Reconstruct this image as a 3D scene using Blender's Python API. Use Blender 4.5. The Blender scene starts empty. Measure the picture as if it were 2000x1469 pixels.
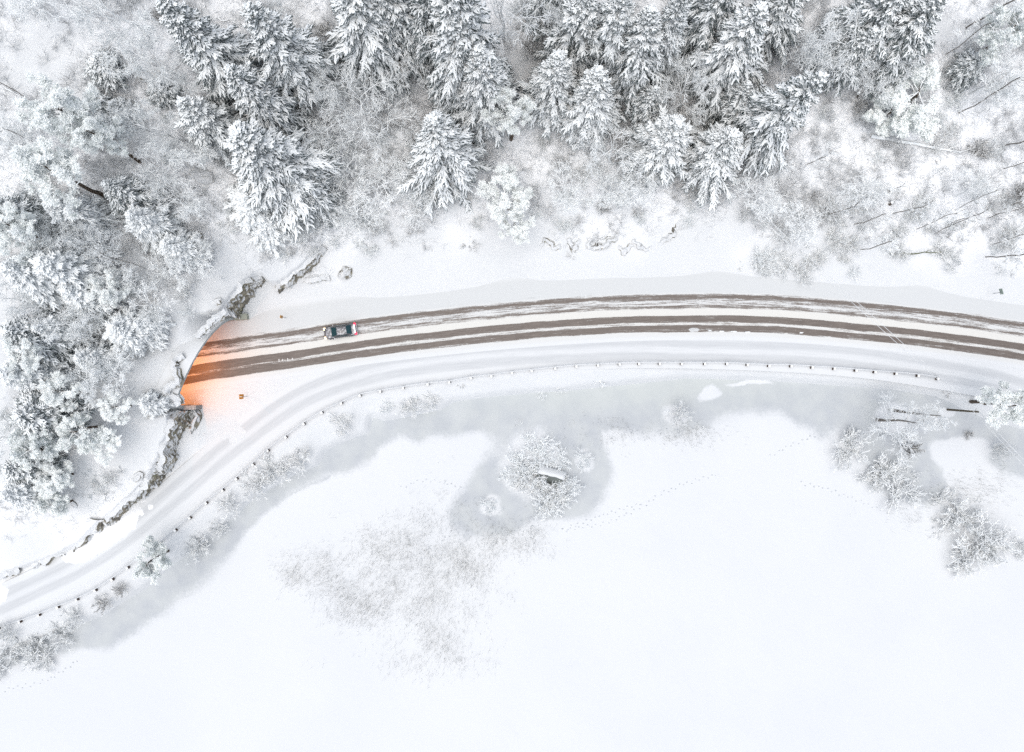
import bpy, math, random
import numpy as np
from mathutils import Vector

# ------------------------------------------------------------------ camera, sky, sun, exposure
C = bpy.context.scene.collection
SC = bpy.context.scene
H = 112.0            # height of the drone above the road (m)
F = 1512.0           # focal length in pixels of the 2000 px wide photograph
cam = bpy.data.cameras.new('camera')
cam.sensor_width = 36.0
cam.lens = 36.0 * F / 2000.0
cam.clip_start = 1.0
cam.clip_end = 3000.0
camo = bpy.data.objects.new('camera', cam)
camo.location = (0, 0, H)
C.objects.link(camo)
SC.camera = camo

SUN_EL, SUN_AZ = math.radians(79), math.radians(215)      # overcast: high, weak and very soft
world = bpy.data.worlds.new('World')
SC.world = world
world.use_nodes = True
nt = world.node_tree
for n in list(nt.nodes):
    nt.nodes.remove(n)
wo = nt.nodes.new('ShaderNodeOutputWorld')
bg = nt.nodes.new('ShaderNodeBackground')
sky = nt.nodes.new('ShaderNodeTexSky')
sky.sky_type = 'NISHITA'
sky.sun_disc = False
sky.sun_elevation = SUN_EL
sky.sun_rotation = SUN_AZ
sky.dust_density = 4.0
hs = nt.nodes.new('ShaderNodeHueSaturation')
hs.inputs['Saturation'].default_value = 0.85
nt.links.new(sky.outputs[0], hs.inputs['Color'])
nt.links.new(hs.outputs[0], bg.inputs['Color'])
bg.inputs['Strength'].default_value = 0.075
nt.links.new(bg.outputs[0], wo.inputs[0])

sun = bpy.data.lights.new('sun', 'SUN')
sun.energy = 1.5
sun.angle = math.radians(90)
sun.color = (0.985, 1.0, 0.985)
suno = bpy.data.objects.new('sun', sun)
suno.rotation_euler = (math.pi / 2 - SUN_EL, 0, math.pi - SUN_AZ)
C.objects.link(suno)

SC.view_settings.view_transform = 'Standard'
SC.view_settings.look = 'None'
SC.view_settings.gamma = 1.0
SC.view_settings.use_curve_mapping = False
SC.view_settings.exposure = 0.71
SC.cycles.max_bounces = 10
SC.cycles.diffuse_bounces = 9
SC.cycles.use_denoising = False

# ------------------------------------------------------------------ helpers
def W(px, py, z=0.0):
    """photo pixel + height -> world x, y"""
    return ((np.asarray(px, float) - 1000.0) * (H - z) / F, (734.5 - np.asarray(py, float)) * (H - z) / F)

def WL(pts, z=0.0):
    a = np.array([p[:2] for p in pts], float)
    x, y = W(a[:, 0], a[:, 1], z)
    return np.stack([x, y], 1)

def link(o, parent=None):
    C.objects.link(o)
    if parent is not None:
        o.parent = parent
    return o

def empty(name, label, cat, loc=(0, 0, 0), rotz=0.0, group=None, scale=(1, 1, 1)):
    o = bpy.data.objects.new(name, None)
    o.empty_display_size = 0.5
    link(o)
    o.location = loc
    o.rotation_euler = (0, 0, rotz)
    o.scale = scale
    o['label'] = label
    o['category'] = cat
    if group:
        o['group'] = group
    return o

def tag(o, label, cat, group=None):
    o['label'] = label
    o['category'] = cat
    if group:
        o['group'] = group
    return o

def setting(o, kind='structure', label=None):
    o['kind'] = kind
    if label:
        o['label'] = label
    return o

def mesh_np(name, V, Q=None, T=None, mats=(), midx=None, attrs=None, smooth=False):
    me = bpy.data.meshes.new(name)
    V = np.ascontiguousarray(V, dtype=np.float32).reshape(-1, 3)
    nq = 0 if Q is None else len(Q)
    ntr = 0 if T is None else len(T)
    loops, starts = [], []
    if nq:
        loops.append(np.asarray(Q, np.int32).ravel())
        starts.append(np.arange(nq, dtype=np.int32) * 4)
    if ntr:
        loops.append(np.asarray(T, np.int32).ravel())
        starts.append(nq * 4 + np.arange(ntr, dtype=np.int32) * 3)
    loops = np.concatenate(loops)
    starts = np.concatenate(starts)
    me.vertices.add(len(V))
    me.vertices.foreach_set('co', V.ravel())
    me.loops.add(len(loops))
    me.loops.foreach_set('vertex_index', loops)
    me.polygons.add(len(starts))
    me.polygons.foreach_set('loop_start', starts)
    for m in mats:
        me.materials.append(m)
    if midx is not None:
        me.polygons.foreach_set('material_index', np.asarray(midx, np.int32))
    if attrs:
        for k, a in attrs.items():
            at = me.attributes.new(k, 'FLOAT', 'POINT')
            at.data.foreach_set('value', np.asarray(a, np.float32))
    me.update(calc_edges=True)
    me.polygons.foreach_set('use_smooth', np.full(len(starts), smooth, dtype=bool))
    me.validate()
    return me

def ob(name, me, parent=None):
    return link(bpy.data.objects.new(name, me), parent)

def joinm(parts):
    """parts: list of (V, Q, T) -> V, Q, T"""
    V, Q, T, o = [], [], [], 0
    for v, q, t in parts:
        V.append(np.asarray(v, float).reshape(-1, 3))
        if q is not None and len(q):
            Q.append(np.asarray(q) + o)
        if t is not None and len(t):
            T.append(np.asarray(t) + o)
        o += len(V[-1])
    return np.concatenate(V), (np.concatenate(Q) if Q else None), (np.concatenate(T) if T else None)

def box(x0, x1, y0, y1, z0, z1):
    v = np.array([[x, y, z] for z in (z0, z1) for y in (y0, y1) for x in (x0, x1)], float)
    q = np.array([[0, 2, 3, 1], [4, 5, 7, 6], [0, 1, 5, 4], [2, 6, 7, 3], [0, 4, 6, 2], [1, 3, 7, 5]])
    return v, q, None

def nrm(a):
    return a / np.maximum(np.linalg.norm(a, axis=-1, keepdims=True), 1e-9)

def tubes(P, R, n=3, cap=False):
    """P (N,K,3), R (N,K) -> verts, quads"""
    N, K, _ = P.shape
    t = np.empty_like(P)
    t[:, :-1] = P[:, 1:] - P[:, :-1]
    t[:, -1] = t[:, -2]
    t = nrm(t)
    ref = np.array([0.31, 0.17, 0.0]) + np.where(np.abs(t[..., 2:3]) > 0.9, np.array([1.0, 0, 0]), np.array([0, 0, 1.0]))
    s = nrm(np.cross(t, ref))
    u = np.cross(s, t)
    a = np.arange(n) * 2 * math.pi / n + 0.5
    V = P[:, :, None, :] + R[:, :, None, None] * (np.cos(a)[None, None, :, None] * s[:, :, None, :] + np.sin(a)[None, None, :, None] * u[:, :, None, :])
    base = (np.arange(N) * K * n)[:, None, None]
    k = (np.arange(K - 1) * n)[None, :, None]
    j = np.arange(n)[None, None, :]
    j2 = (j + 1) % n
    Q = np.stack([base + k + j, base + k + j2, base + k + n + j2, base + k + n + j], -1).reshape(-1, 4)
    T = None
    if cap and n >= 3:
        e = (np.arange(N) * K * n + (K - 1) * n)[:, None]
        ts = [np.stack([e[:, 0], e[:, 0] + i, e[:, 0] + i + 1], 1) for i in range(1, n - 1)]
        T = np.concatenate(ts)
    return V.reshape(-1, 3), Q, T

def ribbons(P, Wd, rise, drop):
    """tent shaped strips lying along polylines: left / ridge / right"""
    N, K, _ = P.shape
    t = np.empty_like(P)
    t[:, :-1] = P[:, 1:] - P[:, :-1]
    t[:, -1] = t[:, -2]
    s = nrm(np.cross(t, np.array([0, 0, 1.0]) + 1e-4))
    up = np.array([0, 0, 1.0])
    l = P - s * Wd[..., None] - up * drop[..., None]
    r = P + s * Wd[..., None] - up * drop[..., None]
    c = P + up * rise[..., None]
    V = np.stack([l, c, r], 2).reshape(-1, 3)
    base = (np.arange(N) * K * 3)[:, None, None]
    k = (np.arange(K - 1) * 3)[None, :, None]
    j = np.arange(2)[None, None, :]
    Q = np.stack([base + k + j, base + k + 3 + j, base + k + 4 + j, base + k + 1 + j], -1).reshape(-1, 4)
    return V, Q, None

def hash2(ix, iy, seed):
    h = (ix.astype(np.int64) * 374761393 + iy.astype(np.int64) * 668265263 + seed * 974634777) & 0xFFFFFFFF
    h = ((h ^ (h >> 13)) * 1274126177) & 0xFFFFFFFF
    h = h ^ (h >> 16)
    return (h & 0xFFFFFF) / float(0xFFFFFF)

def vnoise(x, y, seed=0):
    x = np.asarray(x, float); y = np.asarray(y, float)
    ix = np.floor(x); iy = np.floor(y)
    fx = x - ix; fy = y - iy
    fx = fx * fx * (3 - 2 * fx); fy = fy * fy * (3 - 2 * fy)
    a = hash2(ix, iy, seed); b = hash2(ix + 1, iy, seed)
    c = hash2(ix, iy + 1, seed); d = hash2(ix + 1, iy + 1, seed)
    return (a * (1 - fx) + b * fx) * (1 - fy) + (c * (1 - fx) + d * fx) * fy

def fbm(x, y, seed=0, o=4):
    s, a, t = 0.0, 1.0, 0.0
    for i in range(o):
        s = s + a * vnoise(x * 2 ** i, y * 2 ** i, seed + i * 17)
        t += a
        a *= 0.5
    return s / t

def sstep(a, b, x):
    t = np.clip((x - a) / (b - a), 0, 1)
    return t * t * (3 - 2 * t)

def pl_dist(X, Y, poly):
    """distance, segment index + parameter and signed side (+ = left of the line) to a polyline"""
    best = np.full(X.shape, 1e18); par = np.zeros(X.shape); side = np.zeros(X.shape)
    for i in range(len(poly) - 1):
        ax, ay = poly[i]; bx, by = poly[i + 1]
        dx, dy = bx - ax, by - ay
        L2 = dx * dx + dy * dy
        t = np.clip(((X - ax) * dx + (Y - ay) * dy) / L2, 0, 1)
        ex = X - (ax + t * dx); ey = Y - (ay + t * dy)
        d = ex * ex + ey * ey
        m = d < best
        best = np.where(m, d, best)
        par = np.where(m, i + t, par)
        side = np.where(m, np.sign(dx * (Y - ay) - dy * (X - ax)), side)
    return np.sqrt(best), par, side

def in_poly(X, Y, poly):
    ins = np.zeros(X.shape, bool)
    n = len(poly)
    for i in range(n):
        x1, y1 = poly[i]; x2, y2 = poly[(i + 1) % n]
        if y1 == y2:
            continue
        c = ((y1 > Y) != (y2 > Y)) & (X < (x2 - x1) * (Y - y1) / (y2 - y1) + x1)
        ins ^= c
    return ins

def smooth_line(pts, step=1.0):
    """Catmull-Rom through points, resampled to an even step"""
    p = np.array(pts, float)
    q = np.concatenate([[2 * p[0] - p[1]], p, [2 * p[-1] - p[-2]]])
    out = []
    for i in range(1, len(q) - 2):
        for t in np.linspace(0, 1, 24, endpoint=False):
            a, b, c, d = q[i - 1], q[i], q[i + 1], q[i + 2]
            out.append(0.5 * (2 * b + (c - a) * t + (2 * a - 5 * b + 4 * c - d) * t ** 2 + (3 * b - a - 3 * c + d) * t ** 3))
    out.append(p[-1])
    out = np.array(out)
    s = np.concatenate([[0], np.cumsum(np.linalg.norm(np.diff(out, axis=0), axis=1))])
    n = max(2, int(s[-1] / step) + 1)
    ss = np.linspace(0, s[-1], n)
    return np.stack([np.interp(ss, s, out[:, k]) for k in range(out.shape[1])], 1), ss

# ------------------------------------------------------------------ materials
class NT:
    def __init__(self, name):
        self.m = bpy.data.materials.new(name)
        self.m.use_nodes = True
        self.t = self.m.node_tree
        self.b = self.t.nodes['Principled BSDF']
        self.b.inputs['Roughness'].default_value = 0.7
        self.b.inputs['Specular IOR Level'].default_value = 0.25
    def n(self, typ, **kw):
        nd = self.t.nodes.new(typ)
        for k, v in kw.items():
            setattr(nd, k, v)
        return nd
    def link(self, a, b):
        self.t.links.new(a, b)
    def val(self, x, sock):
        if isinstance(x, (int, float)):
            sock.default_value = x
        elif isinstance(x, (tuple, list)):
            sock.default_value = tuple(x) + ((1,) if len(x) == 3 and len(sock.default_value) == 4 else ())
        else:
            self.link(x, sock)
    def math(self, op, a, b=0.0, c=0.0, clamp=False):
        nd = self.n('ShaderNodeMath', operation=op)
        nd.use_clamp = clamp
        self.val(a, nd.inputs[0]); self.val(b, nd.inputs[1])
        if len(nd.inputs) > 2:
            self.val(c, nd.inputs[2])
        return nd.outputs[0]
    def mix(self, f, a, b):
        nd = self.n('ShaderNodeMix', data_type='RGBA')
        self.val(f, nd.inputs[0]); self.val(a, nd.inputs[6]); self.val(b, nd.inputs[7])
        return nd.outputs[2]
    def noise(self, vec, scale, detail=4, rough=0.55):
        nd = self.n('ShaderNodeTexNoise')
        if vec is not None:
            self.link(vec, nd.inputs['Vector'])
        nd.inputs['Scale'].default_value = scale
        nd.inputs['Detail'].default_value = detail
        nd.inputs['Roughness'].default_value = rough
        return nd.outputs[0]
    def ramp(self, f, stops, interp='LINEAR'):
        nd = self.n('ShaderNodeValToRGB')
        cr = nd.color_ramp
        cr.interpolation = interp
        while len(cr.elements) < len(stops):
            cr.elements.new(0.5)
        for e, (p, c) in zip(cr.elements, stops):
            e.position = p
            e.color = (c, c, c, 1) if isinstance(c, (int, float)) else tuple(c) + (1,)
        self.val(f, nd.inputs[0])
        return nd.outputs[0]
    def mr(self, x, a, b, c=0.0, d=1.0):
        nd = self.n('ShaderNodeMapRange')
        nd.interpolation_type = 'SMOOTHSTEP'
        self.val(x, nd.inputs[0])
        for i, v in enumerate((a, b, c, d)):
            nd.inputs[1 + i].default_value = v
        return nd.outputs[0]
    def attr(self, name):
        return self.n('ShaderNodeAttribute', attribute_name=name).outputs['Fac']
    def obj(self):
        return self.n('ShaderNodeTexCoord').outputs['Object']
    def pos(self):
        return self.n('ShaderNodeNewGeometry').outputs['Position']
    def nz(self):
        s = self.n('ShaderNodeSeparateXYZ')
        self.link(self.n('ShaderNodeNewGeometry').outputs['Normal'], s.inputs[0])
        return s.outputs[2]
    def color(self, c):
        self.val(c, self.b.inputs['Base Color'])
    def rough(self, c):
        self.val(c, self.b.inputs['Roughness'])
    def bump(self, h, strength=0.3, dist=0.1):
        nd = self.n('ShaderNodeBump')
        nd.inputs['Strength'].default_value = strength
        nd.inputs['Distance'].default_value = dist
        self.link(h, nd.inputs['Height'])
        self.link(nd.outputs[0], self.b.inputs['Normal'])

SNOW = (0.652, 0.667, 0.677)
SNOW2 = (0.638, 0.656, 0.668)
RIME = (0.92, 0.945, 0.95)

def plain(name, col, rough=0.6, metal=0.0, var=0.12, scale=3.0):
    t = NT(name)
    f = t.noise(t.obj(), scale, 4)
    t.color(t.mix(f, tuple(c * (1 - var) for c in col), tuple(min(1, c * (1 + var)) for c in col)))
    t.rough(rough)
    t.b.inputs['Metallic'].default_value = metal
    return t.m

def m_snow_ground():
    t = NT('snow ground')
    p = t.pos()
    a = t.noise(p, 0.11, 5)
    b = t.noise(p, 1.6, 6, 0.65)
    c = t.noise(p, 5.0, 5, 0.7)
    hl = t.attr('rough')                       # rough forest floor versus smooth ground
    base = t.mix(t.mr(a, 0.35, 0.7), SNOW, SNOW2)
    litter = t.math('MULTIPLY', t.mr(c, 0.62, 0.74), t.math('MULTIPLY', t.mr(b, 0.42, 0.62), hl))
    base = t.mix(t.math('MULTIPLY', litter, 0.55), base, (0.22, 0.20, 0.18))
    base = t.mix(hl, base, (0.90, 0.91, 0.92))
    t.color(base)
    t.rough(0.65)
    t.bump(t.math('ADD', b, t.math('MULTIPLY', c, 0.4)), 0.35, 0.25)
    return t.m

def m_lake():
    t = NT('lake snow and ice')
    p = t.pos()
    ice = t.attr('ice')
    g = t.noise(p, 3.2, 6, 0.75)
    g2 = t.noise(p, 0.35, 5, 0.6)
    e = t.math('ADD', ice, t.math('MULTIPLY', t.math('SUBTRACT', g, 0.5), 0.65))
    m = t.math('MULTIPLY', t.mr(e, 0.28, 0.72), t.mr(t.noise(p, 0.22, 6, 0.62), 0.25, 0.52, 0.86, 1.0))
    icec = t.mix(t.mr(g2, 0.3, 0.7), (0.425, 0.448, 0.472), (0.49, 0.512, 0.517))
    icec = t.mix(t.mr(t.attr('green'), 0.0, 1.0, 0.0, 0.55), icec, (0.50, 0.53, 0.51))
    frost = t.mr(t.noise(p, 5.0, 4, 0.8), 0.61, 0.70)
    icec = t.mix(t.math('MULTIPLY', frost, t.attr('frost')), icec, SNOW)
    snow = t.mix(t.mr(t.noise(p, 0.05, 4), 0.35, 0.7), SNOW, (0.630, 0.648, 0.665))
    t.color(t.mix(m, snow, icec))
    t.rough(0.6)
    t.bump(t.math('ADD', t.noise(p, 2.2, 5, 0.6), t.math('MULTIPLY', t.noise(p, 0.25, 4, 0.6), 4.0)), 0.16, 0.2)
    return t.m

def m_road():
    t = NT('snowy asphalt')
    u, v = t.attr('along'), t.attr('across')      # metres; across + = north
    cv = t.n('ShaderNodeCombineXYZ')
    t.link(t.math('MULTIPLY', u, 0.055), cv.inputs[0]); t.link(v, cv.inputs[1])
    wv = t.n('ShaderNodeCombineXYZ')
    t.link(t.math('MULTIPLY', u, 0.5), wv.inputs[0]); t.link(t.math('MULTIPLY', v, 0.8), wv.inputs[1])
    cw = t.n('ShaderNodeCombineXYZ')
    t.link(t.math('MULTIPLY', u, 0.03), cw.inputs[0])
    wander = t.math('MULTIPLY', t.math('SUBTRACT', t.noise(cw.outputs[0], 1.0, 3), 0.5), 0.55)
    vv = t.math('ADD', v, wander)
    s = t.math('DIVIDE', t.math('ADD', vv, 4.0), 8.0)
    def P(x):
        return (x + 4.0) / 8.0
    bands = t.ramp(s, [(0.0, 0.0), (P(-2.95), 0.03), (P(-2.76), 0.72), (P(-1.94), 0.92), (P(-1.80), 0.38), (P(-1.52), 0.34), (P(-1.36), 0.70), (P(-1.15), 0.92),
                       (P(-0.52), 0.85), (P(-0.34), 0.05), (P(0.35), 0.0), (P(0.52), 0.34), (P(0.72), 0.66), (P(0.95), 0.62), (P(1.12), 0.40), (P(1.45), 0.42),
                       (P(1.75), 0.50), (P(2.0), 0.66), (P(2.3), 0.85), (P(2.55), 0.62), (P(2.75), 0.22), (P(2.98), 0.10), (1.0, 0.0)])
    st = t.noise(cv.outputs[0], 3.4, 6, 0.72)
    st2 = t.noise(cv.outputs[0], 9.0, 4, 0.75)
    fine = t.noise(wv.outputs[0], 6.0, 5, 0.8)
    k = t.math('ADD', bands, t.math('MULTIPLY', t.math('SUBTRACT', st, 0.5), 1.7))
    k = t.math('ADD', k, t.math('MULTIPLY', t.math('SUBTRACT', st2, 0.5), 1.1))
    k = t.math('ADD', k, t.math('MULTIPLY', t.math('SUBTRACT', fine, 0.5), 0.7))
    south = t.math('MULTIPLY', t.mr(v, 0.0, -0.4), t.mr(u, 52.0, 30.0))
    k = t.math('ADD', k, t.math('MULTIPLY', south, 0.28))
    gate = t.mr(bands, 0.0, 0.12)
    m = t.math('MULTIPLY', t.mr(k, 0.30, 0.72), gate)
    asph = t.mix(t.mr(st2, 0.3, 0.7), (0.108, 0.088, 0.077), (0.190, 0.162, 0.143))
    asph = t.mix(t.math('MULTIPLY', t.mr(fine, 0.55, 0.75), 0.35), asph, (0.55, 0.53, 0.5))
    # packed, slightly sandy snow between and beside the wheel tracks
    mid = t.ramp(s, [(0.0, 0.15), (P(-3.0), 0.45), (P(-0.4), 1.0), (P(0.3), 1.0), (P(1.3), 0.3), (P(2.9), 0.35), (1.0, 0.2)])
    sn = t.mix(mid, (0.62, 0.634, 0.64), (0.648, 0.64, 0.607))
    shoulder = t.math('MULTIPLY', t.mr(v, 2.6, 3.0), t.mr(v, 7.0, 5.2))
    sn = t.mix(t.math('MULTIPLY', shoulder, 0.75), sn, (0.558, 0.575, 0.58))
    edge = t.math('MULTIPLY', t.mr(v, 6.6, 5.6), t.mr(v, -3.75, -3.2))
    sn = t.mix(t.math('SUBTRACT', 1.0, edge), sn, SNOW)
    sn = t.mix(t.math('MULTIPLY', t.mr(st, 0.55, 0.75), 0.25), sn, (0.545, 0.555, 0.555))
    t.color(t.mix(m, sn, asph))
    t.rough(t.mix(m, (0.65,) * 3, (0.42,) * 3))
    t.bump(t.math('SUBTRACT', st, m), 0.3, 0.04)
    return t.m

def m_path():
    t = NT('packed path snow')
    u, v = t.attr('along'), t.attr('across')
    cv = t.n('ShaderNodeCombineXYZ')
    t.link(t.math('MULTIPLY', u, 0.07), cv.inputs[0]); t.link(v, cv.inputs[1])
    wv = t.n('ShaderNodeCombineXYZ')
    t.link(t.math('MULTIPLY', u, 0.03), wv.inputs[0])
    vv = t.math('ADD', v, t.math('MULTIPLY', t.math('SUBTRACT', t.noise(wv.outputs[0], 1.4, 3), 0.5), 1.0))
    s = t.math('DIVIDE', t.math('ADD', vv, 2.6), 5.2)
    bands = t.ramp(s, [(0.0, 0.0), (0.14, 0.05), (0.25, 0.75), (0.40, 0.85), (0.48, 0.35), (0.56, 0.40), (0.66, 0.9), (0.78, 0.8), (0.88, 0.05), (1.0, 0.0)])
    st = t.noise(cv.outputs[0], 3.0, 6, 0.7)
    k = t.math('MULTIPLY', t.math('ADD', bands, t.math('MULTIPLY', t.math('SUBTRACT', st, 0.5), 1.1)), t.mr(bands, 0.02, 0.3))
    m = t.mr(k, 0.1, 1.1)
    ed = t.math('MULTIPLY', t.mr(v, -2.5, -1.9), t.mr(v, 2.5, 1.9))
    t.color(t.mix(t.math('MULTIPLY', m, ed), SNOW, (0.512, 0.528, 0.542)))
    t.bump(st, 0.15, 0.08)
    return t.m

def m_frosted(name, bark, lo=-0.35, hi=0.25, snow=RIME, amount=1.0):
    """twigs and trunks: bark below, snow or rime on what faces up"""
    t = NT(name)
    p = t.obj()
    n = t.noise(p, 4.0, 4, 0.7)
    f = t.math('MULTIPLY', t.mr(t.math('ADD', t.nz(), t.math('MULTIPLY', t.math('SUBTRACT', n, 0.5), 0.9)), lo, hi), amount)
    b = t.mix(t.noise(p, 9.0, 4), tuple(c * 0.6 for c in bark), tuple(c * 1.4 for c in bark))
    t.color(t.mix(f, b, snow))
    return t.m

def m_needles(name, amount, a=0.44, b=0.54):
    t = NT(name)
    n = t.noise(t.obj(), 2.0, 5, 0.7)
    rim = t.mr(t.noise(t.obj(), 5.0, 5, 0.85), a, b)
    c = t.mix(n, (0.020, 0.046, 0.046), (0.055, 0.094, 0.088))
    t.color(t.mix(t.math('MULTIPLY', rim, amount), c, (0.88, 0.90, 0.905)))
    return t.m

def m_tone(name, dark, light):
    t = NT(name)
    t.color(t.mix(t.attr('tone'), dark, light))
    return t.m

def m_rock():
    t = NT('rock')
    p = t.pos()
    a = t.noise(p, 1.1, 6, 0.65)
    b = t.noise(p, 4.0, 5, 0.7)
    c = t.mix(t.mr(a, 0.35, 0.65), (0.13, 0.122, 0.105), (0.39, 0.355, 0.27))
    c = t.mix(t.mr(b, 0.55, 0.72), c, (0.30, 0.24, 0.14))
    c = t.mix(t.mr(t.noise(p, 0.7, 4), 0.58, 0.7), c, (0.17, 0.17, 0.10))
    sn = t.mr(t.math('ADD', t.math('ADD', t.nz(), t.math('MULTIPLY', t.math('SUBTRACT', b, 0.5), 0.9)), t.math('MULTIPLY', t.math('SUBTRACT', t.noise(p, 0.55, 3), 0.5), 1.9)), 0.40, 0.52)
    t.color(t.mix(sn, c, SNOW))
    t.bump(b, 0.5, 0.15)
    return t.m

def m_concrete():
    t = NT('concrete')
    p = t.pos()
    a = t.noise(p, 0.9, 6, 0.65)
    c = t.mix(t.mr(a, 0.3, 0.7), (0.30, 0.32, 0.32), (0.44, 0.45, 0.43))
    sn = t.mr(t.math('ADD', t.nz(), t.math('MULTIPLY', t.math('SUBTRACT', t.noise(p, 2.0, 4), 0.5), 0.3)), 0.22, 0.5)
    t.color(t.mix(sn, c, SNOW))
    return t.m

M_SNOW = m_snow_ground()
M_LAKE = m_lake()
M_ROAD = m_road()
M_PATH = m_path()
M_CAP = plain('snow cap', RIME, 0.65, var=0.03, scale=2.0)
M_NEEDLE = m_needles('spruce needles', 0.66, 0.46, 0.56)
M_NEEDLE2 = m_needles('rimed spruce needles', 0.97, 0.39, 0.49)
M_TRUNK = m_frosted('spruce bark', (0.10, 0.075, 0.055), 0.35, 0.9)
M_WHITE = m_frosted('rime on twigs', (0.78, 0.78, 0.77), -1.0, -0.2)
M_GREYTW = m_frosted('half frosted twigs', (0.56, 0.535, 0.505), -0.75, 0.3, amount=0.95)
M_DARKTW = m_frosted('bare twigs', (0.19, 0.17, 0.15), 0.0, 0.9)
M_PINE = m_tone('frosted pine needles', (0.22, 0.29, 0.26), (0.92, 0.94, 0.935))
M_BRUSH = m_tone('undergrowth twigs', (0.33, 0.325, 0.315), (0.90, 0.91, 0.915))
M_REED = m_tone('reeds', (0.36, 0.34, 0.29), (0.80, 0.81, 0.80))
M_DARKPL = m_tone('dark evergreen shrub leaves', (0.03, 0.045, 0.035), (0.80, 0.82, 0.84))
M_ROCK = m_rock()
M_CONC = m_concrete()
M_WOOD = m_frosted('weathered post wood', (0.085, 0.055, 0.04), 0.80, 0.97)
M_LOG = m_frosted('fallen birch', (0.22, 0.18, 0.14), 0.1, 0.6)

# ------------------------------------------------------------------ terrain heights
ROAD_PX = [(60, 778), (150, 757), (250, 733), (330, 718), (400, 704.5), (500, 690), (560, 682), (750, 653), (1000, 627), (1250, 612), (1500, 612.5), (1750, 633), (2000, 666), (2250, 712), (2600, 800)]
PATH_PX = [(-300, 1300), (-100, 1224), (0, 1180), (100, 1132), (200, 1077), (300, 1003), (400, 918), (480, 852), (550, 802), (620, 763), (700, 735), (800, 714), (1000, 694), (1250, 684), (1500, 690), (1700, 705), (1900, 737), (2000, 764), (2250, 850), (2600, 1000)]
BANK_PX = [(-500, 1500), (-150, 1340), (-30, 1290), (126, 1232), (200, 1203), (251, 1170), (289, 1149), (335, 1106), (428, 1036), (500, 972), (580, 926), (621, 911), (641, 878), (664, 866), (722, 846), (729, 815), (752, 823), (827, 808), (863, 800), (888, 785), (973, 774), (1063, 766), (1101, 765), (1201, 754), (1340, 740), (1500, 744), (1727, 760), (1827, 774), (1903, 810), (1953, 828), (2040, 850), (2250, 960), (2600, 1150)]
LAKE_Z = -2.0
CLIFF_PX = [(-300, 1240, 0.3), (-80, 1150, .7), (0, 1120, .9), (60, 1103, 1.0), (120, 1080, 1.3), (175, 1050, 1.9), (205, 1018, 2.3), (240, 992, 2.7), (275, 962, 3.1), (300, 937, 3.4), (322, 915, 3.8),
            (335, 890, 3.5), (343, 865, 3.6), (357, 840, 3.9), (370, 799, 5.2), (462, 622, 6.6), (477, 588, 5.2), (497, 560, 4.2), (518, 541, 3.0), (545, 560, 2.3), (575, 546, 2.3), (605, 523, 2.2), (634, 482, 1.2), (652, 450, .15)]
# (px, py, height): what the ground does apart from the cliff step
CTRL = [(-300, -300, 22), (100, -300, 20), (500, -300, 19), (1000, -300, 18), (1500, -300, 17), (2000, -300, 13), (2400, -300, 12), (-100, 0, 17), (50, 130, 14.5), (300, 150, 12.5), (600, 0, 13), (1000, 0, 11.5), (1500, 0, 11), (2000, 0, 8), (2300, 0, 7),
        (700, 200, 7.5), (1000, 200, 6.5), (1400, 200, 6.5), (1850, 200, 4.6), (2200, 250, 4), (100, 400, 9), (400, 400, 6.5), (300, 500, 5), (450, 520, 2.2), (550, 500, 2), (650, 420, 3.6), (900, 380, 3.0), (1200, 380, 2.8), (1500, 380, 2.4), (1850, 400, 1.9),
        (700, 530, .55), (950, 480, .8), (1200, 500, .5), (1500, 500, .6), (1900, 560, .4), (2200, 600, .4), (300, 700, 2.0), (380, 640, 2.0), (330, 780, 1.7), (200, 600, 4.0), (100, 700, 4.6), (-100, 600, 7), (50, 850, 3.6), (220, 830, 2.4), (100, 950, 1.6), (0, 1000, 1.3), (250, 930, .6), (0, 1070, .5), (-250, 900, 5), (-250, 1150, .8),
        (600, 575, 0), (1000, 540, 0), (1400, 530, 0), (1800, 555, 0), (2100, 640, 0), (500, 610, .1)]
for p in ROAD_PX[4:]:
    CTRL.append((p[0], p[1], 0.0))
for p in PATH_PX[::2]:
    CTRL.append((p[0], p[1], 0.0))
ROADW = smooth_line(WL(ROAD_PX), 1.0)[0]
PATHW = smooth_line(WL(PATH_PX), 1.0)[0]
BANKW = WL(BANK_PX, LAKE_Z)
LAND_POLY = np.concatenate([BANKW, np.array([[900.0, 900.0], [-900.0, 900.0], [-900.0, float(BANKW[0, 1])]])])
CLIFFW = WL(CLIFF_PX)
CLIFFH = np.array([p[2] for p in CLIFF_PX])
CLIFF_POLY = np.concatenate([CLIFFW, WL([(690, 300), (690, -900), (-2000, -900), (-2000, 1240)])])
_c = np.array(CTRL, float)
_cx, _cy = (_c[:, 0] - 1000) * (H - _c[:, 2]) / F, (734.5 - _c[:, 1]) * (H - _c[:, 2]) / F
def _phi(r):
    return r
_A = np.sqrt((_cx[:, None] - _cx[None]) ** 2 + (_cy[:, None] - _cy[None]) ** 2 + 9.0)
_n = len(_c)
_M = np.zeros((_n + 3, _n + 3))
_M[:_n, :_n] = _A + np.eye(_n) * -0.6
_M[:_n, _n] = 1; _M[:_n, _n + 1] = _cx; _M[:_n, _n + 2] = _cy
_M[_n:, :_n] = _M[:_n, _n:].T
_w = np.linalg.solve(_M, np.concatenate([_c[:, 2], np.zeros(3)]))

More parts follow.
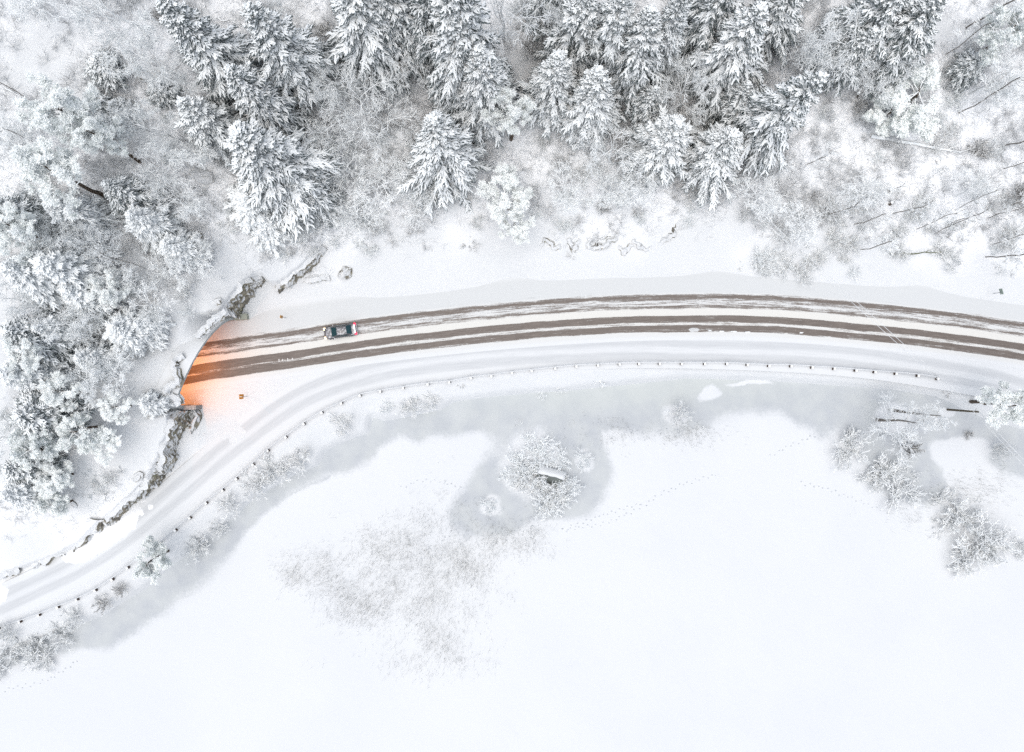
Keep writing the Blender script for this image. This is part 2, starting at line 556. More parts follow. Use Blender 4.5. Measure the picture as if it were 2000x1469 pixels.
# tunnel portal frame: A = north foot, B = south foot, chord oblique to the road, bore along TD
PA = np.array(W(464, 620)).ravel()
PB = np.array(W(371, 796)).ravel()
TD = nrm(np.array([-1.0, -0.185]))
PCH = PB - PA
PLEN = float(np.linalg.norm(PCH))
ARCH_H, LEG = 7.4, 2.6
def arch_pts(n=41):
    """arch outline as (fraction along the chord, height): straight leg in the south, low foot in the north"""
    a = np.linspace(0, math.pi, n)
    s = 0.5 - 0.5 * np.cos(a)
    z = ARCH_H * np.sin(a) ** 0.8
    z = np.where(s > 0.5, LEG + (ARCH_H - LEG) * np.sin(a) ** 0.62, 0.6 + (ARCH_H - 0.6) * np.sin(a) ** 0.95)
    return s, z
_as, _az = arch_pts(121)
def arch_z(s):
    return np.interp(s, _as, _az)

def portal_coords(X, Y):
    # solve P = PA + s*PCH + b*TD
    det = PCH[0] * TD[1] - PCH[1] * TD[0]
    dx, dy = X - PA[0], Y - PA[1]
    s = (dx * TD[1] - dy * TD[0]) / det
    b = (PCH[0] * dy - PCH[1] * dx) / det
    return s, b

def terrain(X, Y, detail=True):
    X = np.asarray(X, float); Y = np.asarray(Y, float)
    sh = X.shape
    X = X.ravel(); Y = Y.ravel()
    xc = np.clip(X, -120, 120); yc = np.clip(Y, -100, 95)
    z = _w[_n] + _w[_n + 1] * xc + _w[_n + 2] * yc
    for i in range(_n):
        z = z + _w[i] * np.sqrt((xc - _cx[i]) ** 2 + (yc - _cy[i]) ** 2 + 9.0)
    dr, _, _ = pl_dist(X, Y, ROADW)
    dp, _, sp = pl_dist(X, Y, PATHW)
    db, _, sb = pl_dist(X, Y, BANKW)
    inside = in_poly(X, Y, CLIFF_POLY)
    ps_, pb_ = portal_coords(X, Y)
    inside &= ~((ps_ > -0.02) & (ps_ < 1.10) & (pb_ < 0.02) & (pb_ > -4))
    bank = np.where(in_poly(X, Y, LAND_POLY), db, -db)         # + on the land side
    south = ((sp < 0) | (bank < 0.5)) & ~inside
    z = np.where(south, 0.0, z)
    z = np.where(inside, np.maximum(z, 0.15), np.maximum(z, 0.0))
    flat = np.minimum(sstep(4.5, 9.5, dr), sstep(2.4, 4.5, dp))
    z = np.where(inside, z, z * flat)
    # cliff step
    wsum = np.zeros(X.shape); hsum = np.zeros(X.shape)
    for i in range(len(CLIFFW) - 1):
        for f in np.linspace(0, 1, 4, endpoint=False):
            q = CLIFFW[i] * (1 - f) + CLIFFW[i + 1] * f
            w = 1.0 / ((X - q[0]) ** 2 + (Y - q[1]) ** 2 + 0.3) ** 2
            wsum += w; hsum += w * (CLIFFH[i] * (1 - f) + CLIFFH[i + 1] * f)
    hc = hsum / wsum
    dc, _, _ = pl_dist(X, Y, CLIFFW)
    jag = (fbm(X * 0.5, Y * 0.5, 31, 3) - 0.5) * 1.2
    z = np.where(inside, z + hc * (1 + 0.10 * jag), z)
    # portal hood
    s, b = portal_coords(X, Y)
    hood = arch_z(np.clip(s, 0, 1)) - 0.2
    m = (s > -0.03) & (s < 1.03) & inside
    k = sstep(1.0, 4.5, b)
    back = np.maximum(z, hood + 0.4 * sstep(4, 7, b))
    z = np.where(m & (b < 44.0), hood * (1 - k) + back * k, z)
    if detail:
        rough = sstep(8, 20, dr) * np.where(south, 0, 1)
        z = z + rough * ((fbm(X * 0.16, Y * 0.16, 3, 4) - 0.5) * 1.5 + (fbm(X * 0.9, Y * 0.9, 9, 3) - 0.5) * 0.30) * np.where(m & (b < 6), 0, 1)
    z = np.where(bank < 6.5, np.minimum(z, LAKE_Z - 0.02 + np.where(bank < 0.8, 1.25 * bank, 1.0 + 0.42 * (bank - 0.8)) + 0.25 * (vnoise(X * 0.4, Y * 0.4, 77) - 0.5) * sstep(-1, 1.5, bank)), z)
    z = np.maximum(z, -4.0)
    return z.reshape(sh)

def tz(x, y):
    i = int(np.clip(np.searchsorted(gx, x) - 1, 0, len(gx) - 2)); j = int(np.clip(np.searchsorted(gy, y) - 1, 0, len(gy) - 2))
    a = (x - gx[i]) / (gx[i + 1] - gx[i]); b = (y - gy[j]) / (gy[j + 1] - gy[j])
    return float((GZ[j, i] * (1 - a) + GZ[j, i + 1] * a) * (1 - b) + (GZ[j + 1, i] * (1 - a) + GZ[j + 1, i + 1] * a) * b)

def from_base(px, py, lake=False):
    if lake:
        x, y = W(px, py, LAKE_Z)
        return float(x), float(y), max(LAKE_Z, tz(float(x), float(y)))
    z = 0.0
    for _ in range(5):
        x, y = W(px, py, z)
        z = 0.5 * z + 0.5 * max(LAKE_Z, tz(float(x), float(y)))
    x, y = W(px, py, z)
    return float(x), float(y), max(LAKE_Z, tz(float(x), float(y)))

def from_tip(px, py, h, lake=False):
    z = 0.0
    for _ in range(6):
        x, y = W(px, py, z + h)
        z = 0.5 * z + 0.5 * max(LAKE_Z, tz(float(x), float(y)))
    x, y = W(px, py, z + h)
    return float(x), float(y), max(LAKE_Z, tz(float(x), float(y)))

# ------------------------------------------------------------------ ground sheets
def axis(lo, hi, step, far):
    a = np.arange(lo, hi + step / 2, step)
    out = np.geomspace(1, far, 14) * 1.0
    return np.concatenate([(lo - out)[::-1], a, hi + out])

gx = axis(-82, 82, 0.36, 320); gy = axis(-62, 66, 0.36, 320)
GX, GY = np.meshgrid(gx, gy)
GZ = terrain(GX, GY)
nx, ny = len(gx), len(gy)
ii = (np.arange(ny - 1)[:, None] * nx + np.arange(nx - 1)[None]).ravel()
Q = np.stack([ii, ii + 1, ii + 1 + nx, ii + nx], 1)
# open the tunnel mouth: drop the faces that jump from the road up to the hood
fs, fb = portal_coords(GX.ravel(), GY.ravel())
zz = GZ.ravel()
span = zz[Q].max(1) - zz[Q].min(1)
mouth = (fs[Q].mean(1) > -0.01) & (fs[Q].mean(1) < 0.985) & (np.abs(fb[Q].mean(1)) < 0.6) & (span > 0.9)
Q = Q[~mouth]
dr_, _, _ = pl_dist(GX.ravel(), GY.ravel(), ROADW)
dp_, _, sp_ = pl_dist(GX.ravel(), GY.ravel(), PATHW)
up = (sp_ > 0) | in_poly(GX.ravel(), GY.ravel(), CLIFF_POLY)
cl_, _, _ = pl_dist(GX.ravel(), GY.ravel(), CLIFFW)
wob = fbm(GX.ravel() * 0.12, GY.ravel() * 0.12, 55, 4)
px_ = GX.ravel() / (H - zz) * F + 1000
py_ = 734.5 - GY.ravel() / (H - zz) * F
forest = sstep(9, 22, dr_ + (wob - 0.5) * 16) * up * (0.45 + 0.75 * wob)
# open clearings and the smooth snow over the tunnel mouth
for cx_, cy_, rr_ in ((75, 125, 120), (1840, 60, 45), (1035, 120, 45), (770, 175, 50), (1215, 120, 40), (335, 720, 50), (255, 890, 50), (160, 965, 55), (60, 1070, 80)):
    forest *= 1 - 0.95 * np.exp(-(((px_ - cx_) ** 2 + (py_ - cy_) ** 2) / rr_ ** 2) ** 1.5)
forest = np.clip(forest, 0, 1)
me = mesh_np('snowy_ground', np.stack([GX, GY, GZ], -1), Q, None, [M_SNOW], attrs={'rough': forest}, smooth=True)
setting(ob('snowy_ground', me), 'structure')

# frozen lake and river: one level sheet; bare grey ice where the current swept the snow off
ICE_LOW_PX = [(-300, 1420), (-60, 1330), (143, 1275), (188, 1271), (251, 1250), (296, 1210), (326, 1198), (352, 1165), (427, 1107), (500, 1020), (550, 982), (621, 936), (681, 921), (732, 889), (772, 861), (815, 866), (903, 851), (944, 850), (962, 872), (938, 905), (905, 950), (886, 990), (897, 1028), (940, 1046), (1025, 1012), (1088, 1010), (1151, 1002), (1181, 967), (1201, 921), (1188, 876), (1180, 838), (1252, 838), (1365, 841), (1416, 815), (1500, 808), (1525, 806), (1563, 833), (1600, 836), (1680, 866), (1700, 930), (1780, 985), (1840, 970), (1815, 880), (1845, 852), (1890, 872), (1960, 925), (2040, 945), (2300, 1100), (2600, 1280)]
ice_poly = np.concatenate([smooth_line(WL(ICE_LOW_PX, LAKE_Z), 1.2)[0], BANKW[::-1]])
lx = axis(-82, 82, 0.33, 320); ly = np.concatenate([-62 - np.geomspace(1, 320, 14)[::-1], np.arange(-62, 6, 0.33)])
LX, LY = np.meshgrid(lx, ly)
LXf, LYf = LX.ravel(), LY.ravel()
wx = (fbm(LXf * 0.22, LYf * 0.22, 5, 4) - 0.5) * 3.0
wy = (fbm(LXf * 0.22 + 40, LYf * 0.22, 6, 4) - 0.5) * 3.0
low = smooth_line(WL(ICE_LOW_PX, LAKE_Z), 1.2)[0]
dl, _, _ = pl_dist(LXf + wx, LYf + wy, low)
ins = in_poly(LXf + wx, LYf + wy, ice_poly) | in_poly(LXf, LYf, LAND_POLY) | (pl_dist(LXf, LYf, BANKW)[0] < 2.3)
soft = 0.7 + 2.6 * vnoise(LXf * 0.09, LYf * 0.09, 15)
ice = 0.5 + 0.5 * np.clip(np.where(ins, 1, -1) * dl / soft, -1, 1)
def lobe(cx, cy, rx, ry):
    x0, y0 = [float(v) for v in W(cx, cy, LAKE_Z)]
    return np.exp(-(((LXf + wx * 0.8 - x0) / (rx * 112 / F)) ** 2 + ((LYf + wy * 0.8 - y0) / (ry * 112 / F)) ** 2) ** 1.5)
for a in ((1393, 768, 26, 13), (1468, 751, 50, 6), (1035, 905, 62, 75), (957, 990, 26, 24), (1140, 902, 24, 24), (1325, 808, 28, 26), (1745, 818, 36, 30), (1855, 800, 15, 12), (1890, 878, 60, 30)):
    ice = ice * (1 - 0.98 * lobe(*a))
# thin grey veils over the snow
for a in ((960, 1075, 120, 60, .22), (1350, 860, 130, 40, .15), (1830, 940, 90, 50, .2), (540, 1050, 70, 40, .12), (1985, 1090, 60, 60, .3)):
    ice = np.clip(ice + a[4] * lobe(*a[:4]), 0, 1)
dbl, _, _ = pl_dist(LXf, LYf, BANKW)
green = np.exp(-((LXf - 18) / 30) ** 2) * np.exp(-(dbl / 4.0) ** 2)
frost = np.clip(0.25 + 0.75 * lobe(1010, 900, 200, 130) + 0.6 * lobe(1300, 830, 120, 50), 0, 1)
n1, n2 = len(lx), len(ly)
ii = (np.arange(n2 - 1)[:, None] * n1 + np.arange(n1 - 1)[None]).ravel()
Q = np.stack([ii, ii + 1, ii + 1 + n1, ii + n1], 1)
LZ = LAKE_Z + 0.10 * (1 - ice) * (0.6 + 0.4 * vnoise(LXf * 0.6, LYf * 0.6, 8)) + (fbm(LXf * 0.15, LYf * 0.15, 21, 3) - 0.5) * 0.05
me = mesh_np('frozen_lake', np.stack([LXf, LYf, LZ], -1), Q, None, [M_LAKE], attrs={'ice': ice, 'green': green, 'frost': frost}, smooth=True)
setting(ob('frozen_lake', me), 'structure')

def strip(name, line, across, mat, z):
    pts, ss = smooth_line(line, 1.0)
    t = np.gradient(pts, axis=0)
    t = nrm(t)
    nr = np.stack([-t[:, 1], t[:, 0]], 1)
    V = pts[:, None, :] + nr[:, None, :] * np.array(across)[None, :, None]
    k = len(across)
    V = np.concatenate([V, np.full(V.shape[:2] + (1,), z)], -1)
    i = (np.arange(len(pts) - 1)[:, None] * k + np.arange(k - 1)[None]).ravel()
    Qs = np.stack([i, i + k, i + k + 1, i + 1], 1)[:, ::-1]
    me = mesh_np(name, V, Qs, None, [mat], attrs={'along': np.repeat(ss, k), 'across': np.tile(across, len(pts))}, smooth=True)
    return setting(ob(name, me), 'structure')
strip('road', WL(ROAD_PX), [-4.0, -3.0, -2, -1, 0, 1, 2, 3, 4, 5, 6, 7.2], M_ROAD, 0.012)
strip('footpath', WL(PATH_PX), [-2.6, -1.7, -0.8, 0, 0.8, 1.7, 2.6], M_PATH, 0.006)

# ------------------------------------------------------------------ tunnel portal
def sweep_arch(offset, b0, b1, nb, n=49):
    s, z = arch_pts(n)
    base = PA[None] + s[:, None] * PCH[None]
    # outward offset in the portal plane
    tx = np.gradient(s * PLEN); tzv = np.gradient(z)
    L = np.hypot(tx, tzv)
    ox, oz = -tzv / L, tx / L
    base = base + (ox * offset / PLEN)[:, None] * PCH[None]
    zz = np.maximum(z + oz * offset, 0)
    s_leg0 = base[0]; s_leg1 = base[-1]
    base = np.concatenate([[s_leg0], base, [s_leg1]]); zz = np.concatenate([[-0.3], zz, [-0.3]])
    bs = np.linspace(b0, b1, nb)
    V = np.concatenate([np.concatenate([base + TD * b, zz[:, None]], 1) for b in bs])
    k = len(zz)
    i = (np.arange(nb - 1)[:, None] * k + np.arange(k - 1)[None]).ravel()
    return V, np.stack([i, i + 1, i + 1 + k, i + k], 1), k
tp = empty('tunnel_portal', 'pale concrete tunnel portal with snowy hood and orange light inside', 'tunnel', (0, 0, 0))
Vi, Qi, k = sweep_arch(-0.50, 0, 42, 12)
Vo, Qo, k = sweep_arch(0.0, 0, 3.6, 5)
M_LINING = plain('tunnel lining', (0.34, 0.32, 0.29), 0.8)
ob('lining', mesh_np('lining', Vi, Qi, None, [M_LINING], smooth=True), tp)
ob('hood', mesh_np('hood', Vo, Qo[:, ::-1], None, [M_CONC], smooth=True), tp)
# front ring between lining and hood
Vr = np.concatenate([Vi[:k], Vo[:k]]) + np.concatenate([-TD * 0.02, [0]])
i = np.arange(k - 1)
ob('front_ring', mesh_np('front_ring', Vr, np.stack([i, i + k, i + k + 1, i + 1], 1), None, [plain('portal ring concrete', (0.42, 0.46, 0.46), 0.75)]), tp)
fl = np.array([np.append(PA + PCH * a + TD * b_, 0.004) for b_ in (-0.9, 42) for a in (0.0, 1.0)])
ob('tunnel_floor', mesh_np('tunnel_floor', fl, np.array([[0, 1, 3, 2]]), None, [plain('blown in snow', (0.60, 0.60, 0.59), 0.7)]), tp)
# closed far end, beyond the lamps
Ve = Vi[-k:]
T = np.stack([np.zeros(k - 2, int), np.arange(1, k - 1), np.arange(2, k)], 1)
ob('end_wall', mesh_np('end_wall', Ve, None, T, [M_LINING]), tp)
# low wing walls
def wall_along(a, d, ln, th, h0, h1, name, mat, par):
    d = nrm(np.array(d, float)); nn = np.array([-d[1], d[0]])
    v = []
    for t_, h in ((0, h0), (ln, h1)):
        for s_ in (-th / 2, th / 2):
            p = a + d * t_ + nn * s_
            v += [(p[0], p[1], -0.2), (p[0], p[1], h)]
    q = [(0, 1, 5, 4), (2, 6, 7, 3), (1, 3, 7, 5), (0, 4, 6, 2), (0, 2, 3, 1), (4, 5, 7, 6)]
    return ob(name, mesh_np(name, np.array(v), np.array(q), None, [mat]), par)
M_WING = m_frosted('wing wall concrete', (0.27, 0.28, 0.28), 0.93, 1.35)
wall_along(PB + np.array([-0.05, 0.05]), (1, 0.03), 1.9, 0.6, 2.6, 2.5, 'wing_wall', M_WING, tp)
wall_along(PA + np.array([0.05, -0.1]), (1, 0.12), 1.6, 0.8, 1.5, 0.9, 'wing_wall', plain('mossy wing wall concrete', (0.36, 0.37, 0.31), 0.8), tp)

# sodium lamps in the vault
M_LAMP = NT('lamp glass')
M_LAMP.b.inputs['Emission Color'].default_value = (1.0, 0.42, 0.10, 1)
M_LAMP.b.inputs['Emission Strength'].default_value = 12
M_LAMP.color((0.8, 0.5, 0.2))
M_METAL = plain('grey metal', (0.30, 0.31, 0.32), 0.45, 0.6)
lampname = ['nearest the tunnel mouth', 'second in from the tunnel mouth', 'third in from the tunnel mouth']
hb = joinm([box(-0.6, 0.6, -0.18, 0.18, 0, 0.16), box(-0.05, 0.05, -0.05, 0.05, 0.16, 0.7)])
hme = mesh_np('housing', hb[0], hb[1], None, [M_METAL])
gb = box(-0.52, 0.52, -0.13, 0.13, -0.05, -0.004)
gme = mesh_np('lamp_glass', gb[0], gb[1], None, [M_LAMP.m])
for i_, b_ in enumerate((3.0, 10.0, 18.0)):
    p = PA + 0.52 * PCH + TD * b_
    r = empty('tunnel_lamp', 'orange ceiling lamp ' + lampname[i_], 'lamp', (p[0], p[1], ARCH_H - 1.1), math.atan2(TD[1], TD[0]), 'lamps along the tunnel ceiling')
    ob('housing', hme, r); ob('lamp_glass', gme, r)
    ld = bpy.data.lights.new('sodium_light', 'AREA')
    ld.shape = 'RECTANGLE'; ld.size = 1.0; ld.size_y = 0.26
    ld.energy = 440.0 if i_ == 0 else 400.0
    ld.color = (1.0, 0.29, 0.045)
    lo_ = bpy.data.objects.new('sodium_light', ld)
    link(lo_, r)
    lo_.location = (0, 0, -0.08)
    if i_ == 0:
        lo_.rotation_euler = (0, math.radians(-8), 0)      # throws towards the mouth

# ------------------------------------------------------------------ rock faces
def rock_strip(name, label, px, heights, seed, lean=0.05, flap=1.6, group=None, zfix=None, step=0.32, pz=0.0, thin=False):
    P = np.array([W(a, b, pz) for a, b in px], float).reshape(-1, 2)
    hh = np.array(heights, float)
    pts3, ss = smooth_line(np.concatenate([P, hh[:, None]], 1), step)
    # jagged in plan
    rng = np.random.RandomState(seed)
    t = nrm(np.gradient(pts3[:, :2], axis=0)); nr = np.stack([t[:, 1], -t[:, 0]], 1)      # outward, towards the road (right of the line)
    n = len(pts3)
    blk = np.round(vnoise(ss * 0.9, ss * 0 + seed, seed) * 4) / 4
    off = (blk - 0.5) * 1.0 + (vnoise(ss * 2.7, ss * 0, seed + 1) - 0.5) * 0.4
    z0 = terrain(pts3[:, 0] + nr[:, 0] * 0.8, pts3[:, 1] + nr[:, 1] * 0.8, False) if zfix is None else np.full(n, zfix)
    h = np.maximum(pts3[:, 2], 0.05) * (0.92 + 0.25 * vnoise(ss * 0.8, ss * 0 + 3, seed + 2))
    taper = np.minimum(1, np.minimum(np.arange(n), np.arange(n)[::-1]) / 4.0)
    h = h * (0.6 + 0.4 * taper)
    K = max(5, int(max(hh) / 0.4) + 2)
    rows = []
    for k_ in range(K):
        f = k_ / (K - 1)
        ter = np.round(vnoise(ss * 0.55, np.full(n, k_ * 0.9), seed + 7) * 3) / 3
        o = (0.4 if thin else 0.95) + off * (0.9 if thin else 0.6) - f * lean * h - ter * 0.45 * (f ** 0.7) + (vnoise(ss * 3.1, np.full(n, k_ * 2.3), seed + 9) - 0.5) * 0.35
        z = z0 - 0.3 + f * (h + 0.3) + (vnoise(ss * 2.1, np.full(n, k_ * 1.7), seed + 4) - 0.5) * 0.25 * (0 < k_)
        rows.append(np.stack([pts3[:, 0] + nr[:, 0] * o, pts3[:, 1] + nr[:, 1] * o, z], 1))
    top = rows[-1]
    for fl, dz in ((0.4, 0.12), (1.0, -0.05)):
        rows.append(np.stack([top[:, 0] - nr[:, 0] * flap * fl, top[:, 1] - nr[:, 1] * flap * fl, top[:, 2] + dz - (0.5 if fl == 1.0 else 0) * (zfix is None)], 1))
    V = np.stack(rows, 1)
    k2 = V.shape[1]
    i = (np.arange(n - 1)[:, None] * k2 + np.arange(k2 - 1)[None]).ravel()
    Qs = np.stack([i, i + k2, i + k2 + 1, i + 1], 1)
    me = mesh_np(name, V, Qs, None, [M_ROCK])
    return tag(ob(name, me), label, 'rock', group)

def seg(i0, i1):
    return [p[:2] for p in CLIFF_PX[i0:i1 + 1]], [p[2] for p in CLIFF_PX[i0:i1 + 1]]
RG = 'rock faces along the cutting'
def cliff(label, px, hs, seed, **kw):
    return rock_strip('cliff', label, px, hs, seed, group=RG, **kw)
cliff('low dark rock ledge beside the path at the left edge of the picture', [(-60, 1142), (0, 1118), (38, 1104)], [.7, .9, .4], 1)
cliff('short dark rock ledge between the left edge ledge and the long rock face', [(64, 1100), (95, 1088), (125, 1072)], [.5, .9, .7], 2)
cliff('small dark rock face just below the long rock face by the path', [(140, 1064), (172, 1048), (184, 1030)], [.9, 1.8, .8], 3)
cliff('grey rock knob separated from the long rock face beside the path', [(186, 1028), (203, 1018), (206, 1006)], [1.0, 2.2, 1.4], 4)
p_, h_ = seg(6, 10)
cliff('long cracked rock face curving along the path below the forest', [(208, 1014)] + p_[1:], h_, 5)
p_, h_ = seg(10, 14)
cliff('high brown rock face rising to the south side of the tunnel portal', p_, h_, 6)
cliff('tall ochre rock face beside the north foot of the tunnel portal', [(462, 618), (477, 588), (497, 560), (518, 541)], [6.2, 5.2, 4.2, 2.6], 7)
cliff('slanting rock ledge right of the ochre face above the road', [(541, 561), (575, 546), (605, 523), (633, 483)], [1.4, 2.0, 2.0, .9], 8)
cliff('thin rock lip on the snowy bank left of the lone boulder', [(590, 545), (615, 540), (645, 536)], [.3, .5, .3], 9)
cliff('rock rim around the snow pocket left of the tunnel hood', [(316, 764), (342, 738), (333, 716), (338, 699), (354, 688)], [.4, .6, .6, .5, .3], 10, flap=0.7, pz=7.8, zfix=7.6)
cliff('rock rim behind the north end of the tunnel hood', [(380, 655), (408, 630), (438, 604)], [.4, .5, .4], 13, flap=0.7, pz=8.0, zfix=7.8)
cliff('dark rock crack dropping from the hood to the south wing wall', [(345, 795), (330, 772), (310, 765), (276, 772)], [.6, .6, .5, .3], 11, flap=0.8, pz=7.0, zfix=6.4)
cliff('jumbled rocks at the foot of the south wing wall', [(372, 838), (384, 826), (383, 808), (370, 799)], [.7, 1.1, 1.2, .8], 12, flap=0.8)
LG = 'rock ledges on the bank above the road'
def ledge(label, px, hs, seed):
    o = rock_strip('rock_ledge', label, px, [v * 0.55 for v in hs], seed, flap=1.0, step=0.25, thin=True)
    o['group'] = LG
ledge('leftmost zigzag rock ledge on the white bank above the road', [(1050, 482), (1068, 477), (1080, 490), (1098, 478)], [.3, .6, .7, .3], 20)
ledge('V shaped rock ledge on the white bank above the road', [(1106, 471), (1116, 489), (1130, 470)], [.6, 1.0, .5], 21)
ledge('widest grey rock ledge on the white bank above the road', [(1146, 470), (1156, 490), (1180, 486), (1203, 462)], [.7, 1.0, 1.3, .6], 22)
ledge('small brown rock ledge right of the widest grey ledge', [(1200, 486), (1215, 492), (1232, 478)], [.6, .8, .5], 23)
ledge('hooked rock ledge between the brown ledge and the rising ledge', [(1238, 470), (1246, 490), (1268, 493), (1276, 486)], [.6, .9, .6, .3], 24)
ledge('rising rock ledge at the right end of the white bank', [(1284, 484), (1305, 465), (1322, 448), (1343, 434)], [.5, .8, .6, .3], 25)
ledge('thin rock ledge above the widest grey ledge on the bank', [(1155, 462), (1168, 472), (1190, 468), (1205, 460)], [.3, .5, .5, .3], 26)

def boulder(label, px, py, r, seed, group=None, name='boulder', flat=0.7):
    rng = np.random.RandomState(seed)
    n, m = 9, 6
    V = []
    for j in range(m + 1):
        th = math.pi * j / m
        for i in range(n):
            ph = 2 * math.pi * i / n
            k = 0.72 + 0.5 * rng.rand()
            V.append((r * k * math.sin(th) * math.cos(ph) * 1.2, r * k * math.sin(th) * math.sin(ph) * 0.8, r * flat * math.cos(th) * (0.8 + 0.35 * rng.rand())))
    Qs = [(j * n + i, j * n + (i + 1) % n, (j + 1) * n + (i + 1) % n, (j + 1) * n + i) for j in range(m) for i in range(n)]
    o = ob(name, mesh_np(name, np.array(V), np.array(Qs)[:, ::-1], None, [M_ROCK]))
    x, y, z = from_base(px, py)
    o.location = (x, y, z + r * 0.15)
    o.rotation_euler = (rng.rand() * .4, rng.rand() * .4, rng.rand() * 6)
    return tag(o, label, 'rock', group)
boulder('lone grey boulder on the snowy bank above the road', 676, 533, 1.05, 1, 'boulders')
BG = 'rock outcrops on the left hill'
for i_, (a, b, r, lab) in enumerate([(40, 782, 1.8, 'dark rock outcrop at the left edge above the long spruce by the cliff'), (130, 520, 1.0, 'hook shaped dark outcrop among trees on the left hill'), (398, 345, 1.3, 'dark outcrop below the big bright spruce left of centre'),
                                     (285, 150, 0.9, 'small black outcrop in the clearing left of the top spruces'), (185, 120, 0.8, 'small outcrop beside the dark juniper patch at top left'), (295, 482, .8, 'narrow outcrop on the hill left of the ochre rock face'), (172, 590, .9, 'outcrop beside the low spruces halfway up the left hill'),
                                     (300, 580, .7, 'little outcrop on the white slope left of the tunnel'), (385, 460, 1.0, 'curved outcrop above the tunnel under the bright spruce'), (272, 930, .9, 'ochre boulder at the top of the long rock face'), (145, 985, .6, 'small dark outcrop on the open snow above the path'), (425, 590, .7, 'outcrop in the snow beside the ochre rock face'), (230, 760, .5, 'dark chip of rock on the snow left of the portal')]):
    boulder(lab, a, b, r, 40 + i_, BG, 'rock_outcrop', 0.55)

# ------------------------------------------------------------------ plants
def grow(rng, P, R, n, t0, t1, ang, lr, K, curl, rr, jit, tip=0.45, rmin=0.0):
    N, Kp, _ = P.shape
    idx = np.repeat(np.arange(N), n)
    t = rng.uniform(t0, t1, N * n)
    f = t * (Kp - 1); i = np.clip(np.floor(f).astype(int), 0, Kp - 2); fr = (f - i)[:, None]
    A, B = P[idx, i], P[idx, i + 1]
    p = A + (B - A) * fr
    tan = nrm(B - A)
    pl = np.linalg.norm(np.diff(P, axis=1), axis=2).sum(1)
    rv = nrm(rng.normal(size=(N * n, 3)))
    perp = nrm(np.cross(rv, tan))
    a = rng.uniform(ang[0], ang[1], N * n)[:, None]
    d = nrm(tan * np.cos(a) + perp * np.sin(a))
    L = pl[idx] * rng.uniform(lr[0], lr[1], N * n) * (1.15 - 0.55 * t)
    pts = [p]
    for k in range(K - 1):
        p = p + d * (L / (K - 1))[:, None]
        pts.append(p)
        d = nrm(d + np.array([0, 0, curl]) + rng.normal(size=d.shape) * jit)
    r0 = np.maximum(R[idx, i] * rr, rmin)
    Rn = r0[:, None] * np.linspace(1, tip, K)[None]
    return np.stack(pts, 1), np.maximum(Rn, rmin * 0.7)

def trunk_line(rng, h, K, wig, lean=0.0):
    z = np.linspace(0, h, K)
    x = np.cumsum(rng.normal(size=K) * wig); y = np.cumsum(rng.normal(size=K) * wig)
    x -= x[0]; y -= y[0]
    return np.stack([x + lean * z, y, z], 1)[None]

